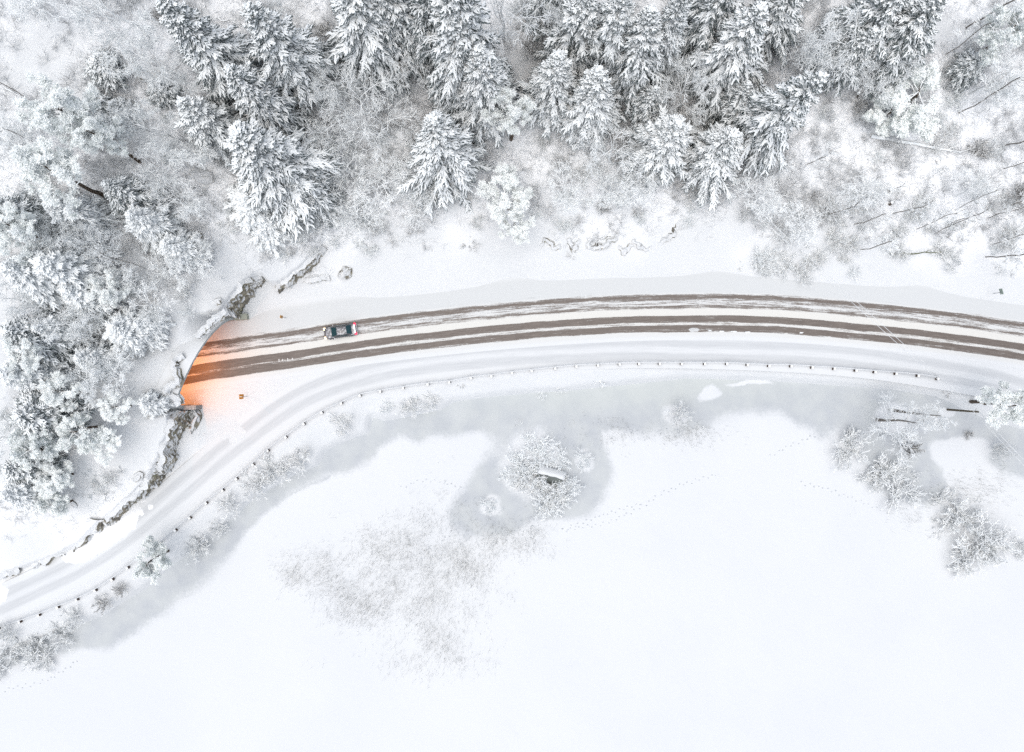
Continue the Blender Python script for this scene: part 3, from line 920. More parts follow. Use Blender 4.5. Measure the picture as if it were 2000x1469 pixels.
def spruce_meshes(seed, h, r, nb, snow, z0=0.10, tw=0.30, droop=0.5, gap=0.0):
    """returns trunk, needles and snow meshes of a Norway spruce"""
    rng = np.random.RandomState(seed)
    TP = trunk_line(rng, h * 0.985, 9, 0.05)
    TR = np.linspace(0.30, 0.04, 9)[None]
    tv = tubes(TP, TR, 7)
    trunk = mesh_np('trunk', tv[0], tv[1], None, [M_TRUNK], smooth=True)
    t = np.sort(rng.uniform(0, 1, nb)) ** 0.92
    t = np.concatenate([t, np.linspace(0.93, 1.0, 14)]); nb = len(t)
    zb = h * (z0 + (1 - z0) * t)
    az = np.arange(nb) * 2.39996 + rng.normal(size=nb) * 0.35
    L = r * ((1 - t) ** 0.93 * (0.84 + 0.35 * rng.rand(nb)) * np.where(t < 0.12, 0.85, 1)) + 0.30
    L *= 1 + 0.55 * (vnoise(az * 1.3, t * 7, seed) - 0.5)
    L *= np.where(rng.rand(nb) < 0.18, rng.uniform(1.1, 1.3, nb), 1.0)
    e0 = -0.18 + 0.95 * t ** 1.6 + rng.normal(size=nb) * 0.08
    dr = droop * (1 - t) * (0.7 + 0.6 * rng.rand(nb))
    cx = np.interp(zb, TP[0, :, 2], TP[0, :, 0]); cy = np.interp(zb, TP[0, :, 2], TP[0, :, 1])
    rad = np.stack([np.cos(az), np.sin(az)], 1)
    def axis_pt(bi, s):
        x = L[bi] * s
        zz = zb[bi] + L[bi] * (e0[bi] * s - dr[bi] * s ** 2 + 0.30 * dr[bi] * s ** 4)
        sway = 0.10 * L[bi] * np.sin(s * 2.2 + az[bi] * 3) * s
        c, sn = rad[bi, 0], rad[bi, 1]
        return np.stack([cx[bi] + c * x - sn * sway, cy[bi] + sn * x + c * sway, zz], -1)
    # main axes
    K = 6
    bi = np.repeat(np.arange(nb)[:, None], K, 1)
    s = np.repeat(np.linspace(0.05, 1, K)[None], nb, 0)
    AX = axis_pt(bi, s)
    AX[:, 1:] += rng.normal(size=(nb, K - 1, 3)) * 0.05
    # side twigs
    cnt = np.maximum(5, (L / tw * 2.1).astype(int))
    ti = np.repeat(np.arange(nb), cnt)
    n = len(ti)
    so = np.concatenate([np.linspace(0.18, 0.98, c) for c in cnt]) + rng.normal(size=n) * 0.02
    so = np.clip(so, 0.1, 1.0)
    sgn = np.where(np.arange(n) % 2 == 0, 1, -1)
    p0 = axis_pt(ti, so)
    da = sgn * rng.uniform(0.65, 1.25, n) * (1 - 0.12 * so)
    a2 = az[ti] + da
    tl = np.minimum(L[ti] * (0.13 + 0.46 * (1 - so) ** 0.8) * np.where(so < 0.35, 0.75, 1), 0.80) * rng.uniform(0.45, 1.35, n) + 0.10
    tdrop = rng.uniform(0.08, 0.42, n) * (0.6 + (1 - t[ti]))
    slope = e0[ti] - 2 * dr[ti] * so
    K2 = 4
    f = np.linspace(0, 1, K2)[None]
    bend = sgn[:, None] * -0.30 * f
    dx = np.cos(a2[:, None] + bend) * f * tl[:, None]
    dy = np.sin(a2[:, None] + bend) * f * tl[:, None]
    dz = tl[:, None] * (slope[:, None] * 0.6 * f - tdrop[:, None] * f ** 1.5)
    TW = p0[:, None, :] + np.stack([dx, dy, dz], -1)
    TW[:, 1:] += rng.normal(size=(n, K2 - 1, 3)) * 0.06
    # needles: wider, hanging strips under the snow
    g1 = TW.copy(); g1[..., 2] -= 0.07
    gw = rng.uniform(0.09, 0.17, (n, K2)) * np.array([0.8, 1.1, 0.9, 0.35])[None]
    N1 = ribbons(g1, gw, np.full((n, K2), 0.03), rng.uniform(0.10, 0.28, (n, K2)))
    g2 = AX.copy(); g2[..., 2] -= 0.08
    N2 = ribbons(g2, np.full((nb, K), 0.16) * np.linspace(1, 0.5, K)[None], np.full((nb, K), 0.03), np.full((nb, K), 0.18))
    # dark inner twigs that hang below, filling the crown
    V, Qn, _ = joinm([N1, N2])
    needles = mesh_np('crown', V, Qn, None, [M_NEEDLE])
    # snow: narrow, lumpy, broken; heavier towards the branch ends and the tree top
    keep = rng.rand(n) < np.clip(snow * (0.62 + 0.5 * so + 0.25 * t[ti]) - gap * (1 - t[ti]) * 0.6, 0, 1)
    S = TW[keep]; ns = len(S)
    S = S.copy(); S[..., 2] += 0.05
    tk = t[ti][keep]; sk = so[keep]
    sw = rng.uniform(0.016, 0.094, (ns, K2)) * np.array([0.9, 1.15, 1.05, 0.4])[None] * (0.66 + 0.35 * snow + 0.55 * tk + 0.2 * sk)[:, None]
    S1 = ribbons(S, sw, rng.uniform(0.01, 0.05, (ns, K2)), rng.uniform(0.0, 0.03, (ns, K2)))
    kb = rng.rand(nb) < 0.97
    S = AX[kb].copy(); S[..., 2] += 0.08
    nbk = len(S)
    sw = rng.uniform(0.06, 0.135, (nbk, K)) * np.linspace(0.8, 1.0, K)[None] * (0.8 + 0.3 * snow); sw[:, -1] *= 0.5
    S2 = ribbons(S, sw, rng.uniform(0.03, 0.08, (nbk, K)), np.full((nbk, K), 0.02))
    V, Qn, _ = joinm([S1, S2])
    cap = mesh_np('snow_cover', V, Qn, None, [M_CAP])
    return [('trunk', trunk), ('crown', needles), ('snow_cover', cap)]

def blades(rng, pts, n, ln, w, upbias):
    N = len(pts) * n
    p = np.repeat(pts, n, 0)
    d = rng.normal(size=(N, 3)); d[:, 2] = np.abs(d[:, 2]) * upbias + 0.1 * rng.normal(size=N)
    d = nrm(d)
    L = rng.uniform(ln[0], ln[1], N)[:, None]
    s = nrm(np.cross(d, rng.normal(size=(N, 3)))) * w
    a = p + d * L * 0.05
    b = p + d * L * 0.6
    e = p + d * L
    V = np.stack([a, b - s, e, b + s], 1).reshape(-1, 3)
    i = np.arange(N)[:, None] * 4
    return V, np.concatenate([i, i + 1, i + 2, i + 3], 1), d

def pine_meshes(seed, h, r, white=0.72, limbs=13):
    rng = np.random.RandomState(seed)
    TP = trunk_line(rng, h * 0.95, 9, 0.14)
    TR = np.linspace(0.26, 0.07, 9)[None]
    L1, R1 = grow(rng, TP, TR, limbs, 0.52, 1.0, (0.8, 1.35), (r / h * 0.8, r / h * 1.25), 5, 0.10, 0.55, 0.18)
    L2, R2 = grow(rng, L1, R1, 7, 0.25, 1.0, (0.4, 1.1), (0.30, 0.55), 4, 0.12, 0.5, 0.2)
    L3, R3 = grow(rng, L2, R2, 5, 0.3, 1.0, (0.4, 1.1), (0.35, 0.65), 3, 0.12, 0.6, 0.2, rmin=0.02)
    tv = tubes(TP, TR, 7); lv = tubes(L1, R1, 4); l2 = tubes(L2, R2, 3)
    V, Qn, _ = joinm([tv, lv, l2])
    trunk = mesh_np('trunk', V, Qn, None, [M_TRUNK], smooth=True)
    pts = np.concatenate([L3[:, 1], L3[:, 2], L2[:, -1], L2[:, 2]])
    pts = pts + rng.normal(size=pts.shape) * 0.10
    V, Qn, d = blades(rng, pts, 20, (0.22, 0.46), 0.045, 0.8)
    tone = np.clip(white + 0.45 * (d[:, 2] - 0.35) + rng.normal(size=len(d)) * 0.22, 0, 1)
    tone = np.where(tone > 0.55, np.clip(tone + 0.25, 0, 1), tone * 0.7)
    crown = mesh_np('crown', V, Qn, None, [M_PINE], attrs={'tone': np.repeat(tone, 4)})
    return [('trunk', trunk), ('crown', crown)]

def birch_meshes(seed, h, r, n1=11, n2=7, n3=6, n4=4, mat='grey', up_=0.10, r4=0.022, thick=0.17, t0=0.3, wig=0.22):
    rng = np.random.RandomState(seed)
    TP = trunk_line(rng, h, 8, wig)
    TR = np.linspace(thick, 0.05, 8)[None]
    L1, R1 = grow(rng, TP, TR, n1, t0, 1.0, (0.5, 1.15), (r / h * 0.9, r / h * 1.5), 5, up_, 0.5, 0.22, rmin=0.05)
    L2, R2 = grow(rng, L1, R1, n2, 0.2, 1.0, (0.4, 1.0), (0.35, 0.62), 4, up_ * 0.6, 0.6, 0.22, rmin=0.035)
    L3, R3 = grow(rng, L2, R2, n3, 0.2, 1.0, (0.4, 1.0), (0.40, 0.75), 3, 0.03, 0.65, 0.22, rmin=0.028)
    parts = [tubes(L2, R2, 3), tubes(L3, R3, 3)]
    if n4:
        L4, R4 = grow(rng, L3, R3, n4, 0.2, 1.0, (0.4, 1.1), (0.40, 0.85), 3, -0.03, 0.7, 0.25, rmin=r4)
        parts.append(tubes(L4, R4, 3))
    V, Qn, _ = joinm([tubes(TP, TR, 6), tubes(L1, R1, 4)])
    trunk = mesh_np('trunk', V, Qn, None, [M_GREYTW if mat == 'grey' else mat], smooth=True)
    V, Qn, _ = joinm(parts)
    crown = mesh_np('crown', V, Qn, None, [M_WHITE], smooth=True)
    return [('trunk', trunk), ('crown', crown)]

def shrub_meshes(seed, r, hh, stems=14, n2=9, n3=7, rm=0.02, spread=(0.15, 1.15), n4=0):
    rng = np.random.RandomState(seed)
    K = 5
    a = rng.uniform(0, 2 * math.pi, stems); e = rng.uniform(spread[0], spread[1], stems)
    d = np.stack([np.sin(e) * np.cos(a), np.sin(e) * np.sin(a), np.cos(e)], 1)
    b = np.stack([np.cos(a) * r * 0.18 * rng.rand(stems), np.sin(a) * r * 0.18 * rng.rand(stems), np.zeros(stems)], 1)
    ln = np.hypot(r, hh) * rng.uniform(0.55, 0.95, stems) * 0.85
    P = [b]
    for k in range(K - 1):
        P.append(P[-1] + d * (ln / (K - 1))[:, None])
        d = nrm(d + rng.normal(size=d.shape) * 0.14 + np.array([0, 0, -0.03]))
    P = np.stack(P, 1)
    P[..., 2] *= hh / max(r, hh) * 0.9 + 0.1
    R = np.repeat(np.linspace(0.055, 0.022, K)[None], stems, 0)
    L2, R2 = grow(rng, P, R, n2, 0.15, 1.0, (0.3, 0.9), (0.28, 0.55), 4, 0.02, 0.6, 0.2, rmin=rm * 1.2)
    L3, R3 = grow(rng, L2, R2, n3, 0.15, 1.0, (0.3, 1.0), (0.35, 0.75), 3, 0.0, 0.7, 0.25, rmin=rm)
    ps = [tubes(L2, R2, 3), tubes(L3, R3, 3)]
    if n4:
        L4, R4 = grow(rng, L3, R3, n4, 0.2, 1.0, (0.3, 1.0), (0.4, 0.8), 3, 0.0, 0.8, 0.25, rmin=rm * 0.9)
        ps.append(tubes(L4, R4, 3))
    V, Qn, _ = joinm([tubes(P, R, 4)])
    st = mesh_np('stems', V, Qn, None, [M_GREYTW], smooth=True)
    V, Qn, _ = joinm(ps)
    V[:, 2] = np.maximum(V[:, 2], -0.2)
    tw_ = mesh_np('twigs', V, Qn, None, [M_GREYTW], smooth=True)
    return [('stems', st), ('twigs', tw_)]

SPR = {
    'a': (spruce_meshes(11, 24, 5.0, 300, 1.00, tw=0.24), 24, 5.0),
    'b': (spruce_meshes(12, 24, 5.0, 270, 0.85, gap=0.35, droop=0.6, tw=0.25), 24, 5.0),
    'c': (spruce_meshes(13, 24, 5.0, 320, 1.05, tw=0.23), 24, 5.0),
    'd': (spruce_meshes(14, 24, 5.0, 250, 0.70, gap=0.5, droop=0.65, tw=0.25), 24, 5.0),
    'e': (spruce_meshes(15, 24, 5.0, 190, 1.0, tw=0.26, gap=0.15, droop=0.8), 24, 5.0),
    'h': (spruce_meshes(16, 24, 5.0, 190, 0.95, z0=0.42, tw=0.25), 24, 5.0),
}
PIN = {'a': (pine_meshes(21, 14, 4.0, 0.92), 14, 4.0), 'b': (pine_meshes(22, 14, 4.0, 0.98, 16), 14, 4.0), 'g': (pine_meshes(23, 14, 4.0, 0.78, 15), 14, 4.0)}
BIR = {'a': (birch_meshes(31, 11, 4.2, 11, 7, 6, 3, r4=0.03), 11, 4.2), 'b': (birch_meshes(32, 11, 4.2, 13, 8, 7, 4, r4=0.03), 11, 4.2), 'o': (birch_meshes(33, 11, 5.5, 10, 6, 4, 2, up_=0.02, thick=0.22, r4=0.034), 11, 5.5),
       's': (birch_meshes(34, 13, 1.8, 9, 4, 4, 2, mat=M_DARKTW, r4=0.014, thick=0.055, t0=0.45, wig=0.13), 13, 1.8), 't': (birch_meshes(35, 15, 3.2, 10, 5, 5, 3, mat=M_DARKTW, r4=0.016, thick=0.27, t0=0.45, wig=0.06), 15, 3.2)}
SHR = {'a': (shrub_meshes(41, 2.5, 2.4, 12, 8, 5, 0.034), 2.5, 2.5), 'b': (shrub_meshes(42, 2.5, 2.2, 16, 9, 6, 0.032), 2.5, 2.5), 'f': (shrub_meshes(43, 2.5, 2.6, 12, 7, 5, 0.032, spread=(0.1, 0.8)), 2.5, 2.5), 'l': (shrub_meshes(44, 2.5, 1.3, 11, 6, 4, 0.034, spread=(0.6, 1.4)), 2.5, 2.5)}

RNG = random.Random(7)
def plant(kind, table, var, x, y, z, h, r, label, cat, group, swap=None):
    parts, h0, r0 = table[var]
    o = empty(kind, label, cat, (x, y, z - 0.1), RNG.uniform(0, 6.28), group, (r / r0 * RNG.uniform(0.92, 1.08), r / r0 * RNG.uniform(0.92, 1.08), h / h0))
    if h > 5:
        o.rotation_euler = (RNG.uniform(-0.035, 0.035), RNG.uniform(-0.035, 0.035), o.rotation_euler[2])
    for nm, me_ in parts:
        c = ob(nm, me_, o)
        if swap and nm not in ('trunk', 'snow_cover'):
            c.material_slots[0].link = 'OBJECT'
            c.material_slots[0].material = swap
    return o

def spruce(tx, ty, h, r, var, label, group='snow laden spruces', swap=None):
    x, y, z = from_tip(tx, ty, h)
    return plant('spruce_tree', SPR, var, x, y, z, h, r, label, 'tree', group, swap)
def pine(tx, ty, h, r, var, label):
    x, y, z = from_tip(tx, ty, h * 0.85)
    return plant('pine_tree', PIN, var, x, y, z, h, r, label, 'tree', 'rimed pines')
def birch(tx, ty, h, r, var, label, swap=None, group='frosted bare trees'):
    x, y, z = from_tip(tx, ty, h * 0.7)
    return plant('bare_tree', BIR, var, x, y, z, h, r, label, 'tree', group, swap)
def stem(bx, by, h, r, var, label, lake=False, swap=None, group='thin bare trees on the right slope'):
    x, y, z = from_base(bx, by, lake)
    return plant('bare_tree', BIR, var, x, y, z, h, r, label, 'tree', group, swap)
def shrub(bx, by, r, h, var, label, swap=None, lake=False, group='frosted shrubs'):
    x, y, z = from_base(bx, by, lake)
    return plant('shrub', SHR, var, x, y, z, h, r, label, 'shrub', group, swap)

# --- spruces of the upper wood, by their tips
for a in [
    (325, 0, 24, 4.2, 'c', 'tall white spruce at top left, next to the open snow clearing'),
    (490, 0, 25, 4.5, 'a', 'large white spruce at the top right of the first tall one'),
    (452, 122, 22, 4.2, 'b', 'spruce standing right below the large top left pair, dark on its right side'),
    (352, 192, 16, 3.5, 'a', 'smaller pointed white spruce left of the big bright spruce'),
    (462, 262, 22, 5.7, 'c', 'big broad bright spruce above the tunnel cutting'),
    (560, 345, 13, 3.6, 'b', 'darker spruce tucked behind the big broad bright spruce'),
    (655, -50, 26, 5.8, 'e', 'spruce with long open white branches cut by the top edge'),
    (745, -60, 24, 4.2, 'b', 'narrow spruce at top edge right of the long-branched one'),
    (815, -70, 24, 3.8, 'd', 'thin dark spruce with visible trunk left of the tallest white spruce'),
    (872, -60, 31, 4.8, 'a', 'tallest white spruce at the top centre'),
    (895, 20, 24, 4.4, 'c', 'white spruce directly below the tallest one at the top centre'),
    (940, 102, 21, 4.3, 'c', 'plump white spruce right below the tallest centre spruces'),
    (846, 232, 22, 5.2, 'e', 'lone star-topped spruce nearest the road above the car'),
    (1150, -25, 24, 4.4, 'b', 'spruce with dark left flank at the top, right of the centre gap'),
    (1210, -20, 25, 3.6, 'h', 'spruce with a long bare trunk at the top right of centre'),
    (1285, 12, 25, 4.6, 'b', 'dense spruce in the middle of the right top row'),
    (1338, -25, 25, 4.0, 'e', 'slender spruce with drooping branches right of the dense middle one'),
    (1440, -55, 22, 4.4, 'd', 'dark spruce cut by the top edge left of the spreading one'),
    (1482, 22, 25, 5.3, 'e', 'spreading spruce with heavy white branches at the top right'),
    (1085, 112, 21, 4.2, 'c', 'left one of the twin white spruces below the centre gap'),
    (1168, 142, 21, 4.6, 'c', 'right one of the twin white spruces below the centre gap'),
    (1284, 170, 12, 2.9, 'd', 'little dark spruce under the top right row'),
    (1325, 236, 19, 4.7, 'a', 'white round spruce in front at right, beside the open-branched one'),
    (1432, 258, 19, 5.0, 'e', 'open-branched spruce with fan of white fingers nearest the road'),
    (1592, 138, 25, 5.0, 'e', 'long leaning green-tinged spruce at the right end of the wood'),
    (1520, 185, 17, 4.8, 'd', 'dark dense spruce behind the open-branched front spruce'),
    (1470, 165, 14, 3.8, 'd', 'low dark spruce hidden between the spreading and the dense one'),
    (1845, 0, 22, 5.0, 'd', 'big dark green spruce at the top right by the snowy lane'),
    (1770, -30, 22, 5.0, 'd', 'dark spruce cut by the top edge left of the snowy lane'),
    (1705, 55, 16, 4.2, 'd', 'broad dark spruce standing left of the two by the snowy lane'),
    (1570, -45, 20, 4.4, 'b', 'spruce at the top edge right of the spreading one'),
    (1075, -75, 18, 3.2, 'd', 'small dark spruce at the top edge beside the centre gap'),
]:
    k_ = 1.0 if ('lone' in a[5] or 'big broad' in a[5] or 'tallest' in a[5] or 'leaning' in a[5]) else (0.80 if a[0] > 1000 else 0.88)
    spruce(a[0], a[1], a[2] * k_, a[3] * (0.5 + 0.5 * k_), a[4], a[5])
# --- left hill
for a in [
    (8, 530, 13, 4.2, 'b', 'spruce leaning out of the left edge halfway up the hill', M_NEEDLE2),
    (70, 512, 12, 4.2, 'c', 'white spruce right of the one at the left edge halfway up', M_NEEDLE2),
    (125, 565, 9, 3.2, 'b', 'middling spruce in the row halfway up the left hill', M_NEEDLE2),
    (5, 655, 11, 4.0, 'd', 'dark spruce at the left edge below the white row', None),
    (62, 640, 9, 3.0, 'b', 'short spruce right of the dark one at the left edge', M_NEEDLE2),
    (212, 642, 8, 3.0, 'b', 'lone low spruce on the white slope left of the tunnel', M_NEEDLE2),
    (150, 700, 7, 2.6, 'b', 'low grey spruce below the lone one left of the tunnel', M_NEEDLE2),
    (-5, 725, 10, 3.4, 'c', 'pale spruce at the left edge level with the tunnel', M_NEEDLE2),
    (30, 812, 9, 3.8, 'd', 'long dark spruce by the left edge above the cliff', None),
    (10, 918, 8, 3.2, 'd', 'dark broad spruce at the left edge nearest the path', None),
    (5, 968, 8, 3.0, 'b', 'lowest spruce at the left edge, grey below the dark broad one', M_NEEDLE2),
    (245, 418, 10, 3.0, 'b', 'spruce in the middle of the left hill by the crossing stems', M_NEEDLE2),
    (318, 472, 8, 2.4, 'b', 'small spruce above the portal next to the rime scrub', M_NEEDLE2),
    (90, 400, 11, 3.2, 'b', 'spruce under the round pine crowns on the left hill', M_NEEDLE2),
    (205, 362, 10, 2.8, 'd', 'dark spruce behind the pale pines on the left hill', None),
    (-10, 395, 12, 3.4, 'd', 'spruce at the left edge under the pine crowns', None),
    (262, 632, 6, 2.2, 'b', 'smallest spruce on the white slope left of the tunnel', M_NEEDLE2),
    (180, 115, 4, 2.4, 'd', 'dark juniper-like young spruce beside the open clearing', None),
    (170, 195, 4, 2.2, 'd', 'lower dark young spruce below the open clearing', None),
    (295, 165, 4, 2.0, 'd', 'small dark young spruce right of the open clearing', None),
    (215, 200, 4, 1.8, 'b', 'tiny young spruce between the dark ones near the clearing', None),
    (1925, 110, 6, 2.4, 'd', 'small solitary dark spruce on the right slope', None),
    (470, 378, 8, 3.8, 'b', 'low broad rimed spruce at the left foot of the big bright spruce', M_NEEDLE2),
    (505, 425, 6, 3.2, 'b', 'low rimed spruce below the big bright spruce', M_NEEDLE2),
    (275, 790, 5, 1.8, 'd', 'little half-hidden spruce on the snow left of the portal foot', M_NEEDLE2),
]:
    spruce(*a[:6], group='spruces on the left hill and slopes', swap=a[6])
# --- pines
for a in [
    (110, 205, 15, 4.6, 'b', 'round pale pine crown below the open clearing at left'),
    (175, 260, 14, 3.6, 'b', 'second pale pine crown right below the round one, trunk leaning in'),
    (95, 335, 15, 4.8, 'b', 'broad pale pine crown lower on the left hill'),
    (25, 455, 14, 4.2, 'b', 'pale pine at the left edge above the white spruce row'),
    (998, 215, 14, 4.2, 'a', 'pine with a brown trunk foot in the middle of the wood'),
    (995, 385, 9, 4.6, 'a', 'rimed greenish round pine standing nearest the white bank'),
    (1800, 180, 7, 6.0, 'g', 'wide sage green pine crown on the right slope'),
    (1745, 215, 5, 4.0, 'g', 'lower left lobe pine beside the wide sage green crown'),
    (285, 1098, 8, 3.4, 'g', 'sage green pine on the river bank beside the path'),
    (1000, 440, 7, 3.4, 'a', 'small rimed pine in front of the round one by the bank'),
    (1985, 790, 12, 4.2, 'a', 'speckled pine at the right edge by the river'),
    (40, 700, 10, 3.6, 'b', 'short pale pine among the left edge spruces'),
    (60, 880, 9, 3.8, 'g', 'grey green pine above the cliff at left'),
    (1985, 55, 11, 4.2, 'g', 'grey green pine in the top right corner'),
    (100, 990, 6, 3.0, 'g', 'low sage pine on the slope above the path'),
    (150, 838, 7, 3.4, 'g', 'pale pine right of the long dark spruce above the cliff'),
    (200, 868, 5, 3.2, 'b', 'rightmost low pine above the long rock face'),
    (100, 935, 6, 3.0, 'b', 'pale low pine between the lowest spruce and the open snow'),
    (225, 795, 5, 2.8, 'b', 'small pale pine on the snow left of the south wing wall'),
    (120, 765, 7, 3.2, 'b', 'pale pine right of the left edge spruces, level with the portal foot'),
    (205, 560, 7, 2.8, 'b', 'small pale pine right of the white left spruce row'),
]:
    pine(*a)
# --- bare frosted trees
for a in [
    (230, 20, 12, 5.0, 'b', 'fluffy frosted tree at the top beside the first tall spruce'),
    (320, 125, 9, 3.4, 'b', 'white puff of a tree between clearing and tall spruce'),
    (215, 240, 8, 2.6, 'b', 'small white puff tree right of the pale pines'),
    (312, 250, 8, 3.0, 'b', 'white puff tree left of the smaller pointed spruce'),
    (655, 160, 9, 3.4, 'b', 'white bushy tree beside the large top spruce'),
    (720, 190, 11, 6.0, 'o', 'wide bare tree with long white limbs in the middle of the wood'),
    (760, 240, 9, 5.0, 'o', 'second spreading bare tree below the wide one'),
    (985, 10, 14, 6.2, 'o', 'bare tree with hanging white twigs at the top centre'),
    (1340, 190, 9, 3.8, 'b', 'white bare tree between the little spruce and the spreading one'),
    (1205, 300, 8, 5.2, 'o', 'bushy bare tree with white sprays in front of the twin spruces'),
    (1240, 345, 6, 4.0, 'a', 'lower white bare tree in front of the round front spruce'),
    (1650, 85, 11, 4.8, 'a', 'feathery white tree left of the dark spruces by the lane'),
    (1600, 90, 10, 3.6, 'a', 'thin feathery tree between spruce end and lane'),
    (30, -5, 8, 4.0, 'a', 'grey feathery tree in the top left corner'),
    (20, 275, 7, 3.4, 'a', 'white bare tree at the left edge below the clearing'),
    (75, 300, 9, 3.6, 'o', 'spiky white bare tree between the pine crowns and the edge'),
    (680, 330, 6, 3.6, 'a', 'low frosted tree right of the big broad bright spruce'),
    (755, 365, 6, 4.4, 'a', 'frosted thicket tree left of the star-topped spruce'),
    (700, 420, 5, 3.6, 'a', 'low frosted tree above the slanting rock ledge'),
    (600, 430, 5, 3.4, 'a', 'frosted tree below the big broad bright spruce'),
    (60, 430, 9, 3.6, 'a', 'white twiggy tree at the left below the pale pines'),
    (110, 470, 8, 3.2, 'b', 'small white crown above the left spruce row'),
    (350, 400, 7, 3.2, 'a', 'pale twiggy tree left of the big broad bright spruce'),
    (200, 480, 9, 2.6, 'a', 'twiggy tree with two crossing pale stems on the left hill'),
    (1090, 20, 11, 3.4, 'a', 'frosted tree beside the small dark top spruce'),
    (30, 590, 9, 3.0, 'a', 'white twiggy tree between the left edge spruces'),
    (130, 640, 8, 3.4, 'a', 'white twiggy tree below the left spruce row'),
    (1720, 140, 8, 3.6, 'a', 'white twiggy tree under the dark spruces by the lane'),
    (1950, 150, 9, 4.0, 'a', 'pale twiggy tree on the upper right slope'),
    (900, 300, 6, 2.6, 'a', 'small frosted tree right of the star-topped spruce'),
    (20, 860, 7, 3.2, 'a', 'pale twiggy tree between the dark spruces above the cliff'),
    (235, 725, 5, 3.0, 'a', 'white twiggy tree on the slope left of the snow hood'),
    (175, 760, 6, 3.0, 'b', 'puffy white tree left of the snow hood, lower one'),
    (295, 600, 5, 2.8, 'a', 'white twiggy tree between the tunnel hood and the lone low spruce'),
    (335, 525, 5, 3.0, 'b', 'white bushy tree above the tunnel hood'),
    (400, 500, 5, 2.8, 'a', 'white twiggy tree left of the ochre rock face'),
    (160, 630, 6, 3.0, 'a', 'white twiggy tree left of the lone low spruce'),
    (240, 560, 6, 2.8, 'a', 'white twiggy tree under the crossing pale stems'),
    (370, 300, 6, 3.0, 'b', 'white bushy tree below the smaller pointed spruce'),
    (310, 330, 7, 3.0, 'a', 'white twiggy tree in the middle of the left hill gap'),
    (640, 260, 7, 3.4, 'a', 'white twiggy tree left of the wide bare tree'),
    (820, 400, 5, 3.2, 'a', 'white twiggy tree at the left foot of the star-topped spruce'),
    (1100, 370, 5, 3.4, 'a', 'white twiggy tree below the left twin spruce'),
    (1180, 380, 5, 3.0, 'b', 'white bushy tree below the right twin spruce'),
    (1480, 390, 5, 3.4, 'a', 'white twiggy tree right of the open-branched front spruce'),
    (1560, 440, 4, 3.2, 'a', 'white twiggy tree at the left end of the slope brush'),
    (1690, 380, 5, 3.2, 'a', 'white twiggy tree left of the reddish stump'),
    (1900, 370, 6, 3.0, 'a', 'white twiggy tree below the twiggy bush on the right slope'),
]:
    birch(*a)
# --- thin bare trees of the right slope, by their feet
i_ = 0
for bx, by, h, r, lab in [
    (1870, 222, 13, 2.4, 'thin bare tree with long grey stem at the upper right'), (1573, 323, 9, 1.8, 'thin bare tree foot right of the leaning green-tinged spruce'), (1612, 422, 11, 1.8, 'thin dark stem in the middle of the right slope'),
    (1745, 417, 11, 1.8, 'slim stem near the reddish stump on the right slope'), (1732, 374, 6, 1.2, 'short stem behind the reddish stump'), (1925, 502, 10, 2.6, 'brown bare tree at the lower right end of the slope'),
    (1957, 285, 11, 3.0, 'thick brown leaning tree at the right edge of the slope'), (1886, 55, 14, 3.2, 'tall brown bare tree in the upper right corner'), (1865, 411, 10, 1.6, 'slim stem right of the slope centre'), (1668, 438, 8, 1.8, 'short twiggy stem low on the right slope'),
    (1850, 440, 10, 1.6, 'slim bent stem low on the right slope'), (1928, 427, 9, 1.6, 'slim stem close to the right edge'), (1955, 412, 10, 1.8, 'hooked slim stem at the right edge'), (1790, 448, 10, 1.6, 'faint slim stem left of the bent one'), (1680, 488, 8, 2.2, 'faint stem rising from the brush by the road'),
    (1825, 458, 9, 1.6, 'faint slim stem above the brush by the road'), (1935, 478, 8, 1.6, 'faint slim stem above the brown bare tree'), (1845, 108, 9, 2.2, 'thin stem beside the snowy lane'), (1960, 330, 9, 1.8, 'thin stem below the thick brown leaning tree'), (1500, 345, 7, 1.8, 'thin dark stem under the leaning spruce foot'),
    (800, 190, 15, 1.8, 'leaning thin birch with dark stem by the long-branched spruce'), (840, 185, 12, 1.4, 'thin pale birch beside the leaning dark one'), (110, 295, 10, 1.6, 'thin dark stem under the broad pale pine'), (245, 300, 12, 1.6, 'dark thin stem below the second pale pine'), (70, 205, 12, 1.8, 'dark thin stem lying across the clearing edge at left'),
    (285, 525, 11, 1.4, 'first of the crossing pale stems on the left hill'), (262, 530, 10, 1.3, 'second of the crossing pale stems on the left hill'), (135, 890, 8, 1.4, 'grey thin stem above the cliff on the left'), (825, 300, 9, 1.6, 'thin dark stem left of the star-topped spruce')]:
    stem(bx, by, h, r, 's', lab)
# --- trees on the river
stem(1737, 800, 13, 3.0, 't', 'thick mossy trunk standing on the snowy islet in the river', True, group='trees on the river islets')
stem(1712, 820, 11, 3.0, 't', 'shorter brown trunk beside the thick one on the islet', True, group='trees on the river islets')
stem(1983, 800, 9, 2.6, 't', 'thick trunk inside the speckled pine at the right edge', True, group='trees on the river islets')
stem(1092, 870, 4.5, 1.2, 's', 'slim grey sapling behind the island hut', True, group='trees on the river islets')
birch(1748, 858, 6, 4.4, 'o', 'bare white spreading tree under the islet trunks', group='trees on the river islets')

